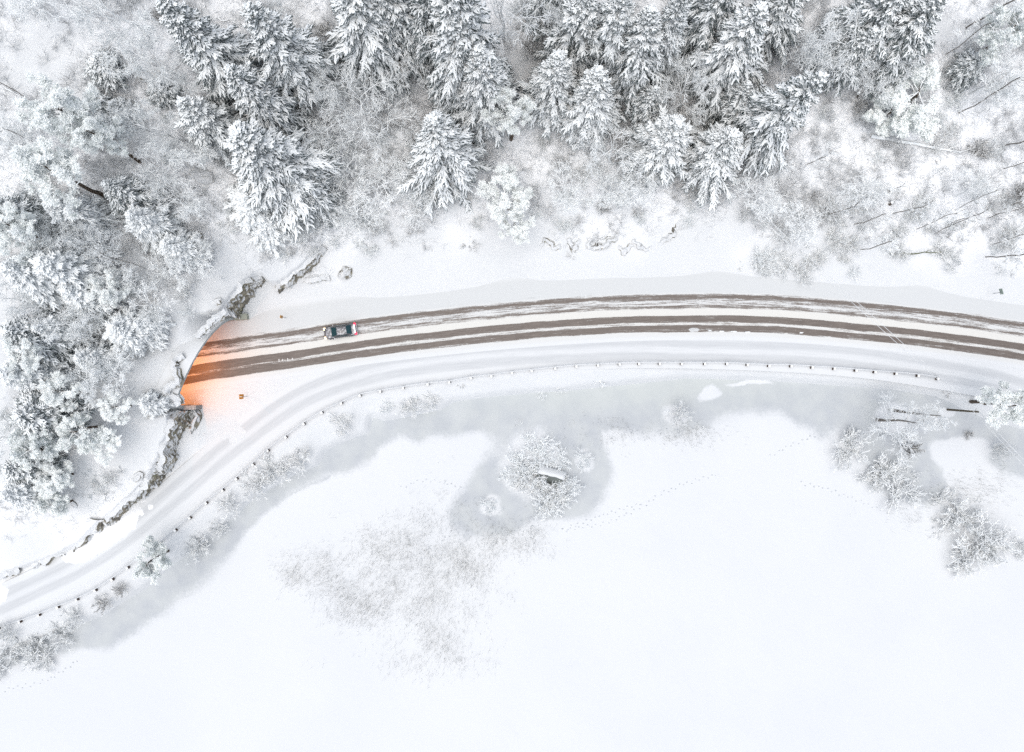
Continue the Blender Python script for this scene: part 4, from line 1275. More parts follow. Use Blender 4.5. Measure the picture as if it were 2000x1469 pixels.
# --- shrubs
G, D, WH = M_GREYTW, M_DARKTW, M_WHITE
for a in [
    (540, 925, 3.6, 2.6, 'b', 'large brown frosted shrub on the river bank below the path bend', G), (500, 948, 2.8, 2.2, 'f', 'frosted shrub left of the large brown one on the bank', G), (588, 893, 2.4, 2.0, 'a', 'frosted shrub right of the large brown one on the bank', G),
    (672, 832, 2.6, 1.8, 'a', 'pale round shrub on the bank right of the path bend', G), (755, 798, 1.6, 1.2, 'a', 'small pale shrub on the bank by the river notch', WH), (800, 792, 2.4, 1.6, 'b', 'pale shrub in the bank row, widest', G), (842, 788, 2.0, 1.4, 'a', 'pale shrub at the right end of the bank row', G),
    (452, 985, 2.6, 2.0, 'f', 'frosted shrub on the bank between path and ice', G), (385, 1062, 2.8, 2.4, 'b', 'frosted grey shrub right of the sage pine on the bank', G), (425, 1030, 2.0, 1.8, 'a', 'frosted shrub between the grey shrub and the path posts', G),
    (205, 1178, 1.8, 1.6, 'f', 'bent twig fan on the bank left of the sage pine', D), (240, 1150, 1.6, 1.6, 'f', 'twig fan right beside the sage pine', D), (148, 1205, 2.2, 1.8, 'f', 'dark twiggy shrub by the end of the post row', G),
    (120, 1240, 2.8, 2.4, 'b', 'dense frosted shrub where the ice channel ends at left', G), (60, 1255, 3.6, 2.8, 'b', 'largest frosted shrub on the left bank', G), (15, 1285, 3.6, 2.8, 'a', 'frosted shrub cut by the left edge on the bank', G), (85, 1290, 2.8, 2.0, 'a', 'frosted shrub on the lake side of the left bank', G), (20, 1235, 2.4, 2.2, 'f', 'frosted shrub at the left edge right below the posts', G),
    (957, 990, 1.7, 1.4, 'a', 'small round white shrub standing in the grey ice', WH, True), (1140, 902, 1.9, 1.6, 'a', 'round white shrub right of the island hut', WH, True), (1012, 826, 1.0, 0.8, 'l', 'tiny tuft on the ice above the island', G, True), (1325, 808, 2.2, 2.6, 'f', 'white shrub with dark stems on its own islet in the channel', G, True), (1368, 842, 1.4, 1.0, 'l', 'low shrub at the snow edge below the channel islet', G, True),
    (1042, 868, 2.8, 1.8, 'a', 'white shrub at the top of the island', WH, True), (1022, 905, 3.2, 2.2, 'b', 'pale shrub on the left side of the island', WH, True), (1032, 945, 3.4, 2.4, 'b', 'brown grey shrub on the lower left of the island', G, True), (1076, 966, 3.8, 2.2, 'b', 'brown grey shrub below the island hut', G, True), (1112, 945, 2.8, 2.0, 'a', 'shrub right below the island hut', WH, True), (1060, 985, 2.8, 1.8, 'a', 'lowest shrub of the island', WH, True), (1058, 895, 2.6, 1.6, 'a', 'shrub just above the island hut', WH, True),
    (1003, 928, 2.8, 1.8, 'a', 'outermost white shrub on the left rim of the island', WH, True), (1048, 925, 2.6, 1.7, 'b', 'white shrub between the island hut and the left rim', WH, True), (1092, 903, 2.2, 1.5, 'a', 'white shrub right above the island hut roof', WH, True), (1095, 975, 2.6, 1.6, 'b', 'white shrub at the lower right rim of the island', WH, True),
    (1648, 872, 3.9, 2.8, 'b', 'round frosted shrub left of the islet trunks', G, True), (1728, 925, 3.5, 2.4, 'b', 'upper frosted shrub of the pair below the islet trunks', G, True), (1762, 960, 3.5, 2.4, 'a', 'lower frosted shrub of the pair below the islet trunks', G, True), (1702, 938, 2.6, 1.8, 'a', 'left frosted shrub beside the pair below the islet trunks', G, True), (1775, 930, 1.8, 1.6, 'l', 'small frosted shrub right of the pair by the ice', G, True),
    (1765, 872, 2.0, 3.4, 'f', 'upright dark stemmed fan under the white spreading tree', D, True), (1942, 878, 2.2, 3.4, 'f', 'dark stemmed fan on the snow near the right edge', G, True), (1890, 848, 1.0, 1.0, 'a', 'tiny dark shrub at the ice edge on the right', D, True),
    (1868, 1018, 4.2, 3.0, 'b', 'upper shrub of the large thicket at lower right', G, True), (1908, 1050, 5.2, 4.0, 'f', 'biggest fan shrub of the lower right thicket', G, True), (1888, 1092, 4.4, 3.0, 'b', 'lowest shrub of the lower right thicket', G, True), (1848, 982, 2.8, 1.8, 'a', 'small shrub above the lower right thicket', G, True), (1940, 1072, 3.8, 2.6, 'b', 'right shrub of the lower right thicket', G, True), (1828, 1030, 2.0, 1.6, 'l', 'left low shrub of the lower right thicket', G, True), (1905, 985, 1.4, 1.2, 'l', 'little tuft above the biggest fan shrub', G, True), (1990, 1075, 2.0, 1.8, 'a', 'shrub at the right edge beside the thicket', G, True),
    (1117, 497, 1.1, 0.9, 'l', 'small starry plant on the bank below the V shaped ledge', D), (1038, 100, 2.4, 2.6, 'f', 'dark bare bush alone on the forest floor at top centre', D), (1100, 325, 1.6, 1.4, 'f', 'brown bush between the twin spruces and the bank', D), (918, 478, 1.7, 1.2, 'l', 'brown low shrub on the bank below the round pine', D), (1090, 455, 1.6, 1.0, 'l', 'low shrub above the leftmost zigzag ledge', G), (1125, 452, 1.4, 1.0, 'l', 'low shrub above the V shaped ledge', G),
    (1180, 408, 1.6, 1.4, 'f', 'brown tuft in the scrub above the white bank', D), (1060, 765, 1.6, 1.0, 'l', 'low shrub on the river bank above the island', WH), (1097, 757, 1.3, 0.9, 'l', 'low tuft on the bank right of the other low shrub', G), (900, 753, 0.7, 0.6, 'l', 'tiny tuft behind the guard rail posts', D), (1170, 742, 1.4, 0.9, 'l', 'low white tuft on the bank below the rail', WH), (1850, 768, 0.9, 0.8, 'l', 'tiny tuft on the bank near the utility pole', D),
    (1985, 385, 2.4, 2.6, 'f', 'grey multi stemmed bush at the right edge of the slope', D), (1905, 300, 2.4, 2.0, 'b', 'dark twiggy bush at the tip of the fallen birch', D), (1675, 215, 1.4, 1.4, 'f', 'dark little fan under the sage pine crown', D), (1590, 385, 1.6, 1.4, 'a', 'brown tuft on the right slope under the thin stem', D),
    (640, 70, 1.9, 2.0, 'a', 'dark bush in the gap left of the long-branched spruce', D), (620, 95, 2.2, 2.0, 'f', 'dark twiggy bush on the floor between the top spruces', D), (320, 40, 1.6, 2.2, 'f', 'leaning twig bush at the top left', D),
]:
    shrub(*a)
# scrub that nothing tells apart: frosted bushes over the forest floor and the slope beside the road
rs = np.random.RandomState(99)
LAND = [("the star-topped spruce", 860, 330), ("the twin white spruces", 1120, 230), ("the open-branched front spruce", 1400, 340), ("the round front spruce", 1320, 310), ("the brown-footed pine", 1005, 240), ("the round rimed pine", 1000, 400), ("the fallen birch log", 1780, 283), ("the sage pine crown", 1790, 200), ("the snowy lane", 1835, 60), ("the reddish stump", 1735, 373),
        ("the mossy fallen trunk", 1800, 494), ("the brown bare tree", 1940, 497), ("the ochre rock face", 485, 575), ("the slanting rock ledge", 590, 530), ("the lone boulder", 676, 533), ("the big bright spruce", 520, 340), ("the tunnel portal", 370, 710), ("the crossing pale stems", 265, 525), ("the open clearing", 70, 130), ("the pale pine crowns", 110, 270), ("the smaller pointed spruce", 390, 230),
        ("the first tall spruce", 390, 90), ("the large top spruce", 550, 100), ("the wide bare tree", 720, 200), ("the long-branched spruce", 710, 60), ("the tallest spruce", 880, 120), ("the plump white spruce", 950, 180), ("the dark lone bush", 1038, 100), ("the spreading spruce", 1440, 110), ("the leaning spruce", 1540, 240), ("the zigzag rock ledge", 1075, 483), ("the rising rock ledge", 1315, 455),
        ("the long rock face", 300, 920), ("the left edge dark spruce", 40, 820), ("the white spruce row", 90, 550), ("the lone low spruce", 270, 665), ("the thick leaning tree", 1970, 275), ("the small dark spruce", 1925, 120), ("the edge bush", 1985, 385), ("the grey-backed sign", 1955, 573)]
USED = set()
def place_label(px_, py_, r, pale):
    ds = sorted(LAND, key=lambda l: (l[1] - px_) ** 2 + (l[2] - py_) ** 2)
    def side(l):
        dx, dy = px_ - l[1], py_ - l[2]
        w = ('right of' if dx > 0 else 'left of') if abs(dx) > abs(dy) * 2 else (('below' if dy > 0 else 'above') if abs(dy) > abs(dx) * 2 else (('lower' if dy > 0 else 'upper') + (' right of' if dx > 0 else ' left of')))
        return w + ' ' + l[0]
    sz = 'small' if r < 1.35 else ('broad' if r > 1.95 else 'middling')
    head = f"{sz} {'white' if pale else 'greyish'} frosted bush "
    d = math.hypot(ds[0][1] - px_, ds[0][2] - py_)
    near = 'close ' if d < 40 else ''
    cands = [head + near + side(ds[0])] + [head + side(ds[0]) + ', ' + side(l).replace(' of the', ' of the') for l in ds[1:6]]
    for c in cands:
        if c not in USED and len(c.split()) <= 16:
            USED.add(c)
            return c
    return None
def scatter(n, px0, px1, py0, py1, rr, hh, group, mats, avoid=()):
    k = tries = 0
    while k < n and tries < 4000:
        tries += 1
        a, b = rs.uniform(px0, px1), rs.uniform(py0, py1)
        if any((a - c[0]) ** 2 + (b - c[1]) ** 2 < c[2] ** 2 for c in avoid):
            continue
        r = rs.uniform(*rr)
        m = mats[rs.randint(len(mats))]
        lab = place_label(a, b, r, m is WH)
        if lab is None:
            continue
        shrub(a, b, r, r * rs.uniform(*hh), 'abfl'[rs.randint(4)], lab, m, group=group)
        k += 1
scatter(42, 640, 1380, 260, 440, (1.0, 2.2), (0.5, 0.9), 'scrub below the upper wood', [WH, WH, G])
scatter(24, 420, 1660, 20, 260, (1.0, 2.2), (0.5, 0.9), 'undergrowth of the upper wood', [WH, WH, G])
scatter(52, 1440, 1990, 390, 540, (1.0, 2.6), (0.5, 0.9), 'brush on the right slope', [WH, G, G])
scatter(28, 1560, 1995, 60, 400, (1.0, 2.2), (0.5, 0.9), 'bushes on the upper right slope', [WH, G])
scatter(38, 0, 420, 150, 760, (1.0, 2.0), (0.6, 1.0), 'undergrowth of the left hill', [WH, WH, G], ((330, 730, 85), (70, 130, 100)))
scatter(18, 0, 230, 760, 1010, (1.0, 1.8), (0.6, 1.0), 'bushes above the rock face', [WH, G], ((250, 860, 60),))
scatter(28, 430, 760, 400, 500, (1.0, 2.0), (0.5, 0.9), 'bushes above the cutting', [WH, WH, G])

# ------------------------------------------------------------------ uncountable stuff: twigs, reeds
def twig_stuff(name, pts, n, ln, w, up_, tone, mat, seed):
    rng = np.random.RandomState(seed)
    V, Qn, d = blades(rng, pts, n, ln, w, up_)
    tn = np.repeat(np.repeat(tone, n), 4)
    tn = np.clip(tn + np.repeat(rng.normal(size=len(d)) * 0.12, 4), 0, 1)
    return setting(ob(name, mesh_np(name, V, Qn, None, [mat], attrs={'tone': tn})), 'stuff')

def on_ground(px, py):
    z = np.zeros(len(px))
    for _ in range(5):
        x, y = W(px, py, z)
        z = 0.5 * z + 0.5 * terrain(x, y)
    x, y = W(px, py, z)
    return np.stack([x, y, terrain(x, y)], 1)
rs = np.random.RandomState(5)
N = 30000
px = rs.uniform(-40, 2040, N); py = rs.uniform(-40, 1060, N)
g = on_ground(px, py)
d_r, _, _ = pl_dist(g[:, 0], g[:, 1], ROADW)
d_p, _, s_p = pl_dist(g[:, 0], g[:, 1], PATHW)
inn = in_poly(g[:, 0], g[:, 1], CLIFF_POLY)
dens = sstep(10, 20, d_r + 14 * (fbm(px / 90, py / 90, 61, 3) - 0.5)) * ((s_p > 0) | inn) * (0.25 + 0.9 * fbm(px / 60, py / 60, 71, 3))
dens = np.where((d_p < 4) | (d_r < 8), 0, dens)
for cx_, cy_, rr_ in ((75, 125, 120), (1840, 60, 45), (1035, 120, 45), (770, 175, 50), (1215, 120, 40), (340, 725, 50), (255, 890, 50), (150, 970, 55), (60, 1080, 80)):
    dens *= 1 - 0.96 * np.exp(-(((px - cx_) ** 2 + (py - cy_) ** 2) / rr_ ** 2) ** 1.5)
dens = np.where((px > 1430) & (py < 560), dens * 1.5, dens)
k = rs.rand(N) < dens
g = g[k]; pk = np.stack([px[k], py[k]], 1)
tone = np.clip(0.88 + 0.9 * (fbm(pk[:, 0] / 45, pk[:, 1] / 45, 81, 3) - 0.5) + rs.normal(size=len(g)) * 0.25, 0.02, 1)
twig_stuff('undergrowth', g, 9, (0.4, 1.5), 0.030, 0.7, tone, M_BRUSH, 3)

# lacy frosted brush between the trees and along the right slope
NB = 6000
px = rs.uniform(-20, 2020, NB); py = rs.uniform(-20, 1000, NB)
g = on_ground(px, py)
d_r, _, _ = pl_dist(g[:, 0], g[:, 1], ROADW)
d_p, _, s_p = pl_dist(g[:, 0], g[:, 1], PATHW)
inn = in_poly(g[:, 0], g[:, 1], CLIFF_POLY)
dens = sstep(11, 19, d_r + 12 * (fbm(px / 90, py / 90, 61, 3) - 0.5)) * ((s_p > 0) | inn) * sstep(0.30, 0.62, fbm(px / 55, py / 55, 171, 3))
dens = np.where((px > 1430) & (py < 560), np.maximum(dens * 1.5, 0.30 * (d_r > 13)), dens)
dens = np.where((d_p < 5) | (d_r < 9), 0, dens)
for cx_, cy_, rr_ in ((75, 125, 120), (1840, 60, 45), (340, 725, 60), (255, 890, 55), (150, 970, 60), (60, 1080, 90), (770, 170, 60), (1030, 120, 40), (1210, 150, 40)):
    dens *= 1 - 0.95 * np.exp(-(((px - cx_) ** 2 + (py - cy_) ** 2) / rr_ ** 2) ** 1.5)
k = rs.rand(NB) < dens
g = g[k]
ns_ = 13
M_ = len(g)
rg = np.random.RandomState(12)
rad_ = np.repeat(rg.uniform(0.6, 1.5, M_), ns_)
a_ = rg.uniform(0, 2 * math.pi, M_ * ns_); e_ = rg.uniform(0.25, 1.25, M_ * ns_)
d_ = np.stack([np.sin(e_) * np.cos(a_), np.sin(e_) * np.sin(a_), np.cos(e_)], 1)
P_ = [np.repeat(g, ns_, 0)]
for q_ in range(2):
    P_.append(P_[-1] + d_ * (rad_ * rg.uniform(0.4, 0.7, M_ * ns_))[:, None])
    d_ = nrm(d_ + rg.normal(size=d_.shape) * 0.22)
P_ = np.stack(P_, 1)
R_ = np.repeat(np.array([[0.030, 0.026, 0.020]]), len(P_), 0)
T2, RT2 = grow(rg, P_, R_, 3, 0.3, 1.0, (0.4, 1.0), (0.35, 0.65), 2, 0, 0.9, 0.1, tip=0.7, rmin=0.024)
V1, Q1, _ = tubes(P_, R_, 3); V2, Q2, _ = tubes(T2, RT2, 3)
tn1 = np.repeat(np.clip(0.88 + np.repeat(rg.normal(size=M_) * 0.16, ns_) + rg.normal(size=M_ * ns_) * 0.2, 0, 1), 9)
tn2 = np.repeat(np.clip(0.95 + rg.normal(size=len(T2)) * 0.18, 0, 1), 6)
setting(ob('frosted_brush', mesh_np('frosted_brush', np.concatenate([V1, V2]), np.concatenate([Q1, Q2 + len(V1)]), None, [M_BRUSH], attrs={'tone': np.concatenate([tn1, tn2])}, smooth=True)), 'stuff')

# reeds poking through the lake snow
def reed_pts(spec, seed):
    rng = np.random.RandomState(seed)
    out = []
    for cx, cy, rx, ry, n, ang in spec:
        a = rng.normal(size=(n, 2)) * 0.5
        ca, sa = math.cos(ang), math.sin(ang)
        out.append(np.stack([cx + (a[:, 0] * ca - a[:, 1] * sa * ry / rx) * rx, cy + (a[:, 0] * sa + a[:, 1] * ca * ry / rx) * rx], 1))
    return np.concatenate(out)
spec = [(600, 1120, 70, 45, 420, 0), (700, 1140, 110, 80, 700, .2), (820, 1110, 130, 70, 1100, 0), (900, 1110, 90, 90, 700, 0), (700, 1190, 80, 60, 260, .5), (830, 1190, 110, 45, 500, 0), (880, 1250, 90, 60, 420, 0), (760, 1060, 90, 45, 350, -.3), (850, 1010, 80, 60, 300, -.6), (960, 1060, 80, 40, 420, 0), (1040, 1040, 60, 40, 260, 0), (830, 1290, 90, 30, 110, 0), (1890, 960, 110, 50, 300, 0), (1780, 1010, 50, 30, 70, 0), (1330, 845, 90, 26, 260, 0), (1190, 845, 60, 30, 160, 0)]
rp = reed_pts(spec, 4)
m = fbm(rp[:, 0] / 30, rp[:, 1] / 30, 91, 3) + rs.normal(size=len(rp)) * 0.22 > 0.52
rp = rp[m]
x, y = W(rp[:, 0], rp[:, 1], LAKE_Z)
rng = np.random.RandomState(8)
n = 3
base = np.repeat(np.stack([x, y, np.full(len(x), LAKE_Z)], 1), n, 0)
base[:, :2] += rng.normal(size=(len(base), 2)) * 0.55
d = np.stack([rng.normal(size=len(base)) * 0.20, rng.normal(size=len(base)) * 0.20, np.ones(len(base))], 1)
L = rng.uniform(0.5, 1.7, len(base))[:, None]
tip = base + d * L
tip[:, :2] += rng.normal(size=(len(base), 2)) * 0.10
mid = base + d * L * 0.55
P3 = np.stack([base, mid, tip], 1)
R3 = np.repeat(np.array([[0.012, 0.011, 0.005]]), len(base), 0)
V, Qn, _ = tubes(P3, R3, 3)
tone = np.repeat(np.clip(0.58 + rng.normal(size=len(base)) * 0.38, 0, 1), 9)
setting(ob('reeds', mesh_np('reeds', V, Qn, None, [M_REED], attrs={'tone': tone}, smooth=True)), 'stuff')

# animal tracks in the lake snow: raised disks, dent shade painted into trodden-snow grey
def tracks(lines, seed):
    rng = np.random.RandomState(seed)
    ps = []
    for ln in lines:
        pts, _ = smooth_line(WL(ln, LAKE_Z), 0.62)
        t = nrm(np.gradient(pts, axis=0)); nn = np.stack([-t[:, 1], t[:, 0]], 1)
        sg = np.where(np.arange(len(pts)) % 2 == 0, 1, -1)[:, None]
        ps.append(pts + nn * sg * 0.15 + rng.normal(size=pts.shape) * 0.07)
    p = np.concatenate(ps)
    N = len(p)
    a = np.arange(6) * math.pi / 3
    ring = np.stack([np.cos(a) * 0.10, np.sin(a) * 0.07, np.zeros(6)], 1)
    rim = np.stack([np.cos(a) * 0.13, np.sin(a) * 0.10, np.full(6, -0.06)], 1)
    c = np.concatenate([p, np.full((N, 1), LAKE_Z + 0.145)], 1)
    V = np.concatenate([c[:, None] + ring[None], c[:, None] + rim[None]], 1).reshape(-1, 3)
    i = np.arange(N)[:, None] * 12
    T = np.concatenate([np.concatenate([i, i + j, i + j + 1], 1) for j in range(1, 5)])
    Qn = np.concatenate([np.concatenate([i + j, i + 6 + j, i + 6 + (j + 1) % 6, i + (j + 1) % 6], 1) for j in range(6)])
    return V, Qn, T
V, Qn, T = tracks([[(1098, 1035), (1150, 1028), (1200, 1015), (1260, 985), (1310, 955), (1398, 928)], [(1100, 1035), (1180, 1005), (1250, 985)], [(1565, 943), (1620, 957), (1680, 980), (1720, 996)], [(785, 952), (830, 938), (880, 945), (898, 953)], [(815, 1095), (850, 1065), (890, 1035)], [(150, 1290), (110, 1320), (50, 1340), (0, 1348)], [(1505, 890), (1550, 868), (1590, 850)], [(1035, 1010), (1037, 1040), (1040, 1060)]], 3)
setting(ob('footprints', mesh_np('footprints', V, Qn, T, [plain('trodden snow dent shade', (0.53, 0.55, 0.575), 0.6)])), 'stuff')

# ------------------------------------------------------------------ guard rail along the path
POSTS = [(0, 1226), (42, 1213), (79, 1200), (116, 1185), (153, 1170), (189, 1152), (222, 1131), (252, 1108), (283, 1085), (313, 1062), (345, 1035), (373, 1011), (405, 982), (437, 957), (464, 935), (496, 907), (525, 880), (560, 854), (595, 828), (630, 806), (668, 788), (704, 773), (744, 765), (788, 758), (836, 751), (878, 747), (920, 739), (960, 735), (1000, 729), (1038, 725), (1084, 720), (1125, 716), (1167, 714), (1209, 712), (1247, 711), (1287, 711), (1330, 711), (1375, 711), (1418, 711), (1458, 713), (1500, 715), (1543, 715.5), (1584, 718), (1627, 720.5), (1669, 724), (1706, 727), (1747, 730), (1790, 734), (1828, 740)]
gr = empty('guard_rail', 'snow-topped guard rail on dark stubby posts between path and river', 'guard rail', (0, 0, 0))
pb = joinm([box(-0.16, 0.16, -0.17, 0.17, -0.6, 0.62), box(-0.12, 0.12, -0.13, 0.13, 0.62, 0.66)])
pme = mesh_np('post', pb[0], pb[1], None, [M_WOOD])
PW = WL(POSTS)
for i, p in enumerate(PW):
    t = PW[min(i + 1, len(PW) - 1)] - PW[max(i - 1, 0)]
    o = ob('post', pme, gr)
    o.location = (p[0], p[1], 0.0)
    o.rotation_euler = (0, 0, math.atan2(t[1], t[0]))
RL, _ = smooth_line(np.concatenate([[2 * PW[0] - PW[1]], PW]), 0.8)
t = nrm(np.gradient(RL, axis=0)); nn = np.stack([-t[:, 1], t[:, 0]], 1)
RL = RL + nn * 0.24
prof = [(-0.04, 0.36), (-0.04, 0.62), (0.04, 0.62), (0.04, 0.36)]
def extr(line, prof, name, mat, par):
    n_, k = len(line), len(prof)
    V = np.concatenate([np.concatenate([line + nn * a, np.full((n_, 1), b)], 1)[:, None] for a, b in prof], 1)
    i = (np.arange(n_ - 1)[:, None] * k + np.arange(k)[None]).ravel()
    j = (np.arange(n_ - 1)[:, None] * k + (np.arange(k)[None] + 1) % k).ravel()
    return ob(name, mesh_np(name, V, np.stack([i, i + k, j + k, j], 1), None, [mat]), par)
extr(RL, prof, 'rail', plain('galvanised rail', (0.33, 0.35, 0.36), 0.5, 0.4), gr)
extr(RL, [(-0.06, 0.623), (-0.04, 0.66), (0.04, 0.67), (0.06, 0.623)], 'snow_cap', plain('rail snow', SNOW, 0.65, var=0.04), gr)

# ------------------------------------------------------------------ signs, pole, wires, logs, hut
def small_sign(label, bx, by, boards, rot, h=2.1, col=(0.75, 0.38, 0.05), group=None):
    x, y, z = from_base(bx, by)
    o = empty('road_sign', label, 'road sign', (x, y, z), rot, group)
    pv = tubes(np.array([[[0, 0, -0.3], [0, 0, h * 0.5], [0, 0, h]]], float), np.full((1, 3), 0.04), 8, True)
    ob('pole', mesh_np('pole', pv[0], pv[1], pv[2], [M_METAL], smooth=True), o)
    mc = plain('sign face ' + label[:12], col, 0.5)
    for (y0, w, z0, z1, tilt) in boards:
        v, q, _ = box(-0.03, 0.03, -w / 2, w / 2, z0, z1)
        v[:, 0] += 0.08 + (v[:, 2] - z0) * tilt
        v[:, 1] += y0
        ob('sign_board', mesh_np('sign_board', v, q, None, [mc]), o)
    return o
small_sign('orange twin-board sign on the snow by the south side of the tunnel', 483, 774, [(-0.19, 0.30, 1.3, 2.1, 0.42), (0.19, 0.30, 1.45, 2.2, 0.42)], math.radians(184), col=(0.62, 0.24, 0.02), group='roadside signs')
small_sign('narrow yellow-brown sign on the snow north of the road near the tunnel', 558, 621, [(0.0, 0.4, 1.2, 2.1, 0.12)], math.radians(170), col=(0.55, 0.27, 0.05), group='roadside signs')
small_sign('greenish grey sign seen from behind at the right end of the road', 1940, 573.5, [(0.1, 0.8, 1.4, 2.3, -0.15)], math.radians(15), col=(0.25, 0.31, 0.27), group='roadside signs')

x, y, z = from_base(1850, 800, True)
up_ = empty('utility_pole', 'dark wooden utility pole leaning on the river edge at right', 'pole', (x, y, z))
pv = tubes(np.array([[[0, 0, -0.5], [0, 0, 3.8], [0, 0, 7.6]]], float), np.array([[0.17, 0.15, 0.12]]), 10, True)
ob('pole_shaft', mesh_np('pole_shaft', pv[0], pv[1], pv[2], [plain('dark pole wood', (0.10, 0.085, 0.06), 0.8)], smooth=True), up_)
bx_ = box(-0.06, 0.06, -0.5, 0.5, 7.1, 7.2)
ob('cross_arm', mesh_np('cross_arm', bx_[0], bx_[1], None, [M_WOOD]), up_)
pole_top = Vector((x, y, z + 7.3))
pl_ = empty('power_line', 'pair of thin frosted wires running diagonally across the right end of the road', 'wire', (0, 0, 0))
e1 = W(1470, 405, 12.0); e2 = W(2080, 985, 5.0)
M_WIRE = plain('frosted wire', (0.72, 0.74, 0.75), 0.6)
for sgn in (-1, 1):
    Ls = []
    for a, b in (((float(e1[0]), float(e1[1]), 12.0), pole_top), (pole_top, (float(e2[0]), float(e2[1]), 5.2))):
        a = Vector(a); b = Vector(b)
        dd = (b - a).normalized(); sd = Vector((-dd.y, dd.x, 0)) * 0.26 * sgn
        pts = []
        for k in range(25):
            f = k / 24
            q = a.lerp(b, f) + sd
            q.z -= 4 * f * (1 - f) * 0.5
            pts.append(q)
        Ls.append([tuple(q) for q in pts])
    V, Qn, _ = joinm([tubes(np.array([l], float), np.full((1, 25), 0.030), 4) for l in Ls])
    ob('wire', mesh_np('wire', V, Qn, None, [M_WIRE], smooth=True), pl_)

def log(label, p0, p1, r, mat, lift=0.4, seed=0, name='fallen_log', branches=6):
    a = from_base(*p0); b = from_base(*p1)
    rng = np.random.RandomState(seed)
    K = 9
    f = np.linspace(0, 1, K)[:, None]
    P = np.array(a)[None] * (1 - f) + np.array(b)[None] * f
    P[:, 2] += lift
    P[1:-1] += rng.normal(size=(K - 2, 3)) * 0.08
    P = P[None]; R = np.linspace(r, r * 0.4, K)[None]
    parts = [tubes(P, R, 8, True)]
    o = empty(name, label, 'log', tuple(P[0, 0]), 0, 'fallen trunks')
    Pl = P - P[0, 0]
    v = tubes(Pl, R, 8, True)
    ob('log_trunk', mesh_np('log_trunk', v[0], v[1], v[2], [mat], smooth=True), o)
    if branches:
        L1, R1 = grow(rng, Pl, R, branches, 0.4, 1.0, (0.5, 1.0), (0.12, 0.3), 4, 0.0, 0.35, 0.2)
        v = tubes(L1, R1, 4)
        ob('side_branches', mesh_np('side_branches', v[0], v[1], None, [mat], smooth=True), o)
    return o
log('long snow-topped fallen birch lying across the right slope', (1697, 268), (1872, 300), 0.28, m_frosted('snowy birch log', (0.20, 0.16, 0.12), -0.35, 0.15), 0.5, 1, branches=9)
log('mossy thin fallen trunk in the brush above the road at right', (1752, 496), (1850, 493), 0.10, plain('mossy bark', (0.13, 0.14, 0.07), 0.85), 0.5, 2)
log('dark fallen stem at the foot of the long-leaning spruce', (1255, 265), (1302, 225), 0.16, plain('mossy brown bark', (0.15, 0.12, 0.05), 0.85), 0.5, 3)
log('snapped grey stem sticking out of the snow under the sage pine', (1824, 268), (1816, 235), 0.16, M_TRUNK, 0.6, 4, branches=2)
log('thin fallen stem across the left end of the clearing', (20, 178), (75, 205), 0.13, M_TRUNK, 0.7, 5)
log('straight thin fallen stem at the top between two spruces', (425, 40), (478, 55), 0.11, M_TRUNK, 0.6, 6)
log('pale slim fallen stem on the slope above the rock face', (118, 890), (185, 862), 0.12, m_frosted('grey stem', (0.3, 0.29, 0.27), 0.5, 1.0), 0.5, 7)
def stump(label, px, py, seed):
    x, y, z = from_base(px, py)
    rng = np.random.RandomState(seed)
    o = empty('tree_stump', label, 'stump', (x, y, z), rng.rand() * 6, 'tree stumps')
    v = tubes(np.array([[[0, 0, -0.2], [0, 0, 0.3], [0.05, 0, 0.75]]], float), np.array([[0.34, 0.24, 0.22]]), 9, True)
    ob('stump_wood', mesh_np('stump_wood', v[0], v[1], v[2], [M_TRUNK], smooth=False), o)
stump('reddish broken stump on the right slope above the slim stems', 1735, 373, 1)
stump('dark stump below the reddish one on the right slope', 1738, 398, 2)
stump('dark stump right of the lone dark bush in the wood', 1673, 187, 3)

# hut on the island: snowy roof, bare grey roof edge towards the lake
hx, hy, hz = from_base(1076, 926, True)
hut = empty('boat_hut', 'small grey hut with half snow-covered roof on the island', 'hut', (hx, hy, hz), math.radians(-16))
w2, d2, eh, rh = 1.75, 1.2, 0.55, 1.15
v, q, _ = box(-w2, w2, -d2, 0.7, -0.3, eh)
M_HUT = plain('grey boards', (0.12, 0.13, 0.125), 0.8, var=0.3)
ob('walls', mesh_np('walls', v, q, None, [M_HUT]), hut)
M_ROOF = m_frosted('tarred roof', (0.135, 0.15, 0.145), 1.2, 1.5)
def slope(y0, z0, y1, z1, th, x0, x1, name, mat):
    v = []
    for x_ in (x0, x1):
        v += [(x_, y0, z0), (x_, y1, z1), (x_, y1, z1 + th), (x_, y0, z0 + th)]
    q = [(0, 1, 2, 3), (4, 7, 6, 5), (0, 4, 5, 1), (1, 5, 6, 2), (2, 6, 7, 3), (3, 7, 4, 0)]
    return ob(name, mesh_np(name, np.array(v, float), np.array(q), None, [mat]), hut)
slope(-d2 - 0.3, eh - 0.3, 0.0, rh, 0.08, -w2 - 0.2, w2 + 0.2, 'roof', M_ROOF)
slope(0.003, rh, 0.85, eh + 0.1, 0.08, -w2 - 0.2, w2 + 0.2, 'roof', M_ROOF)
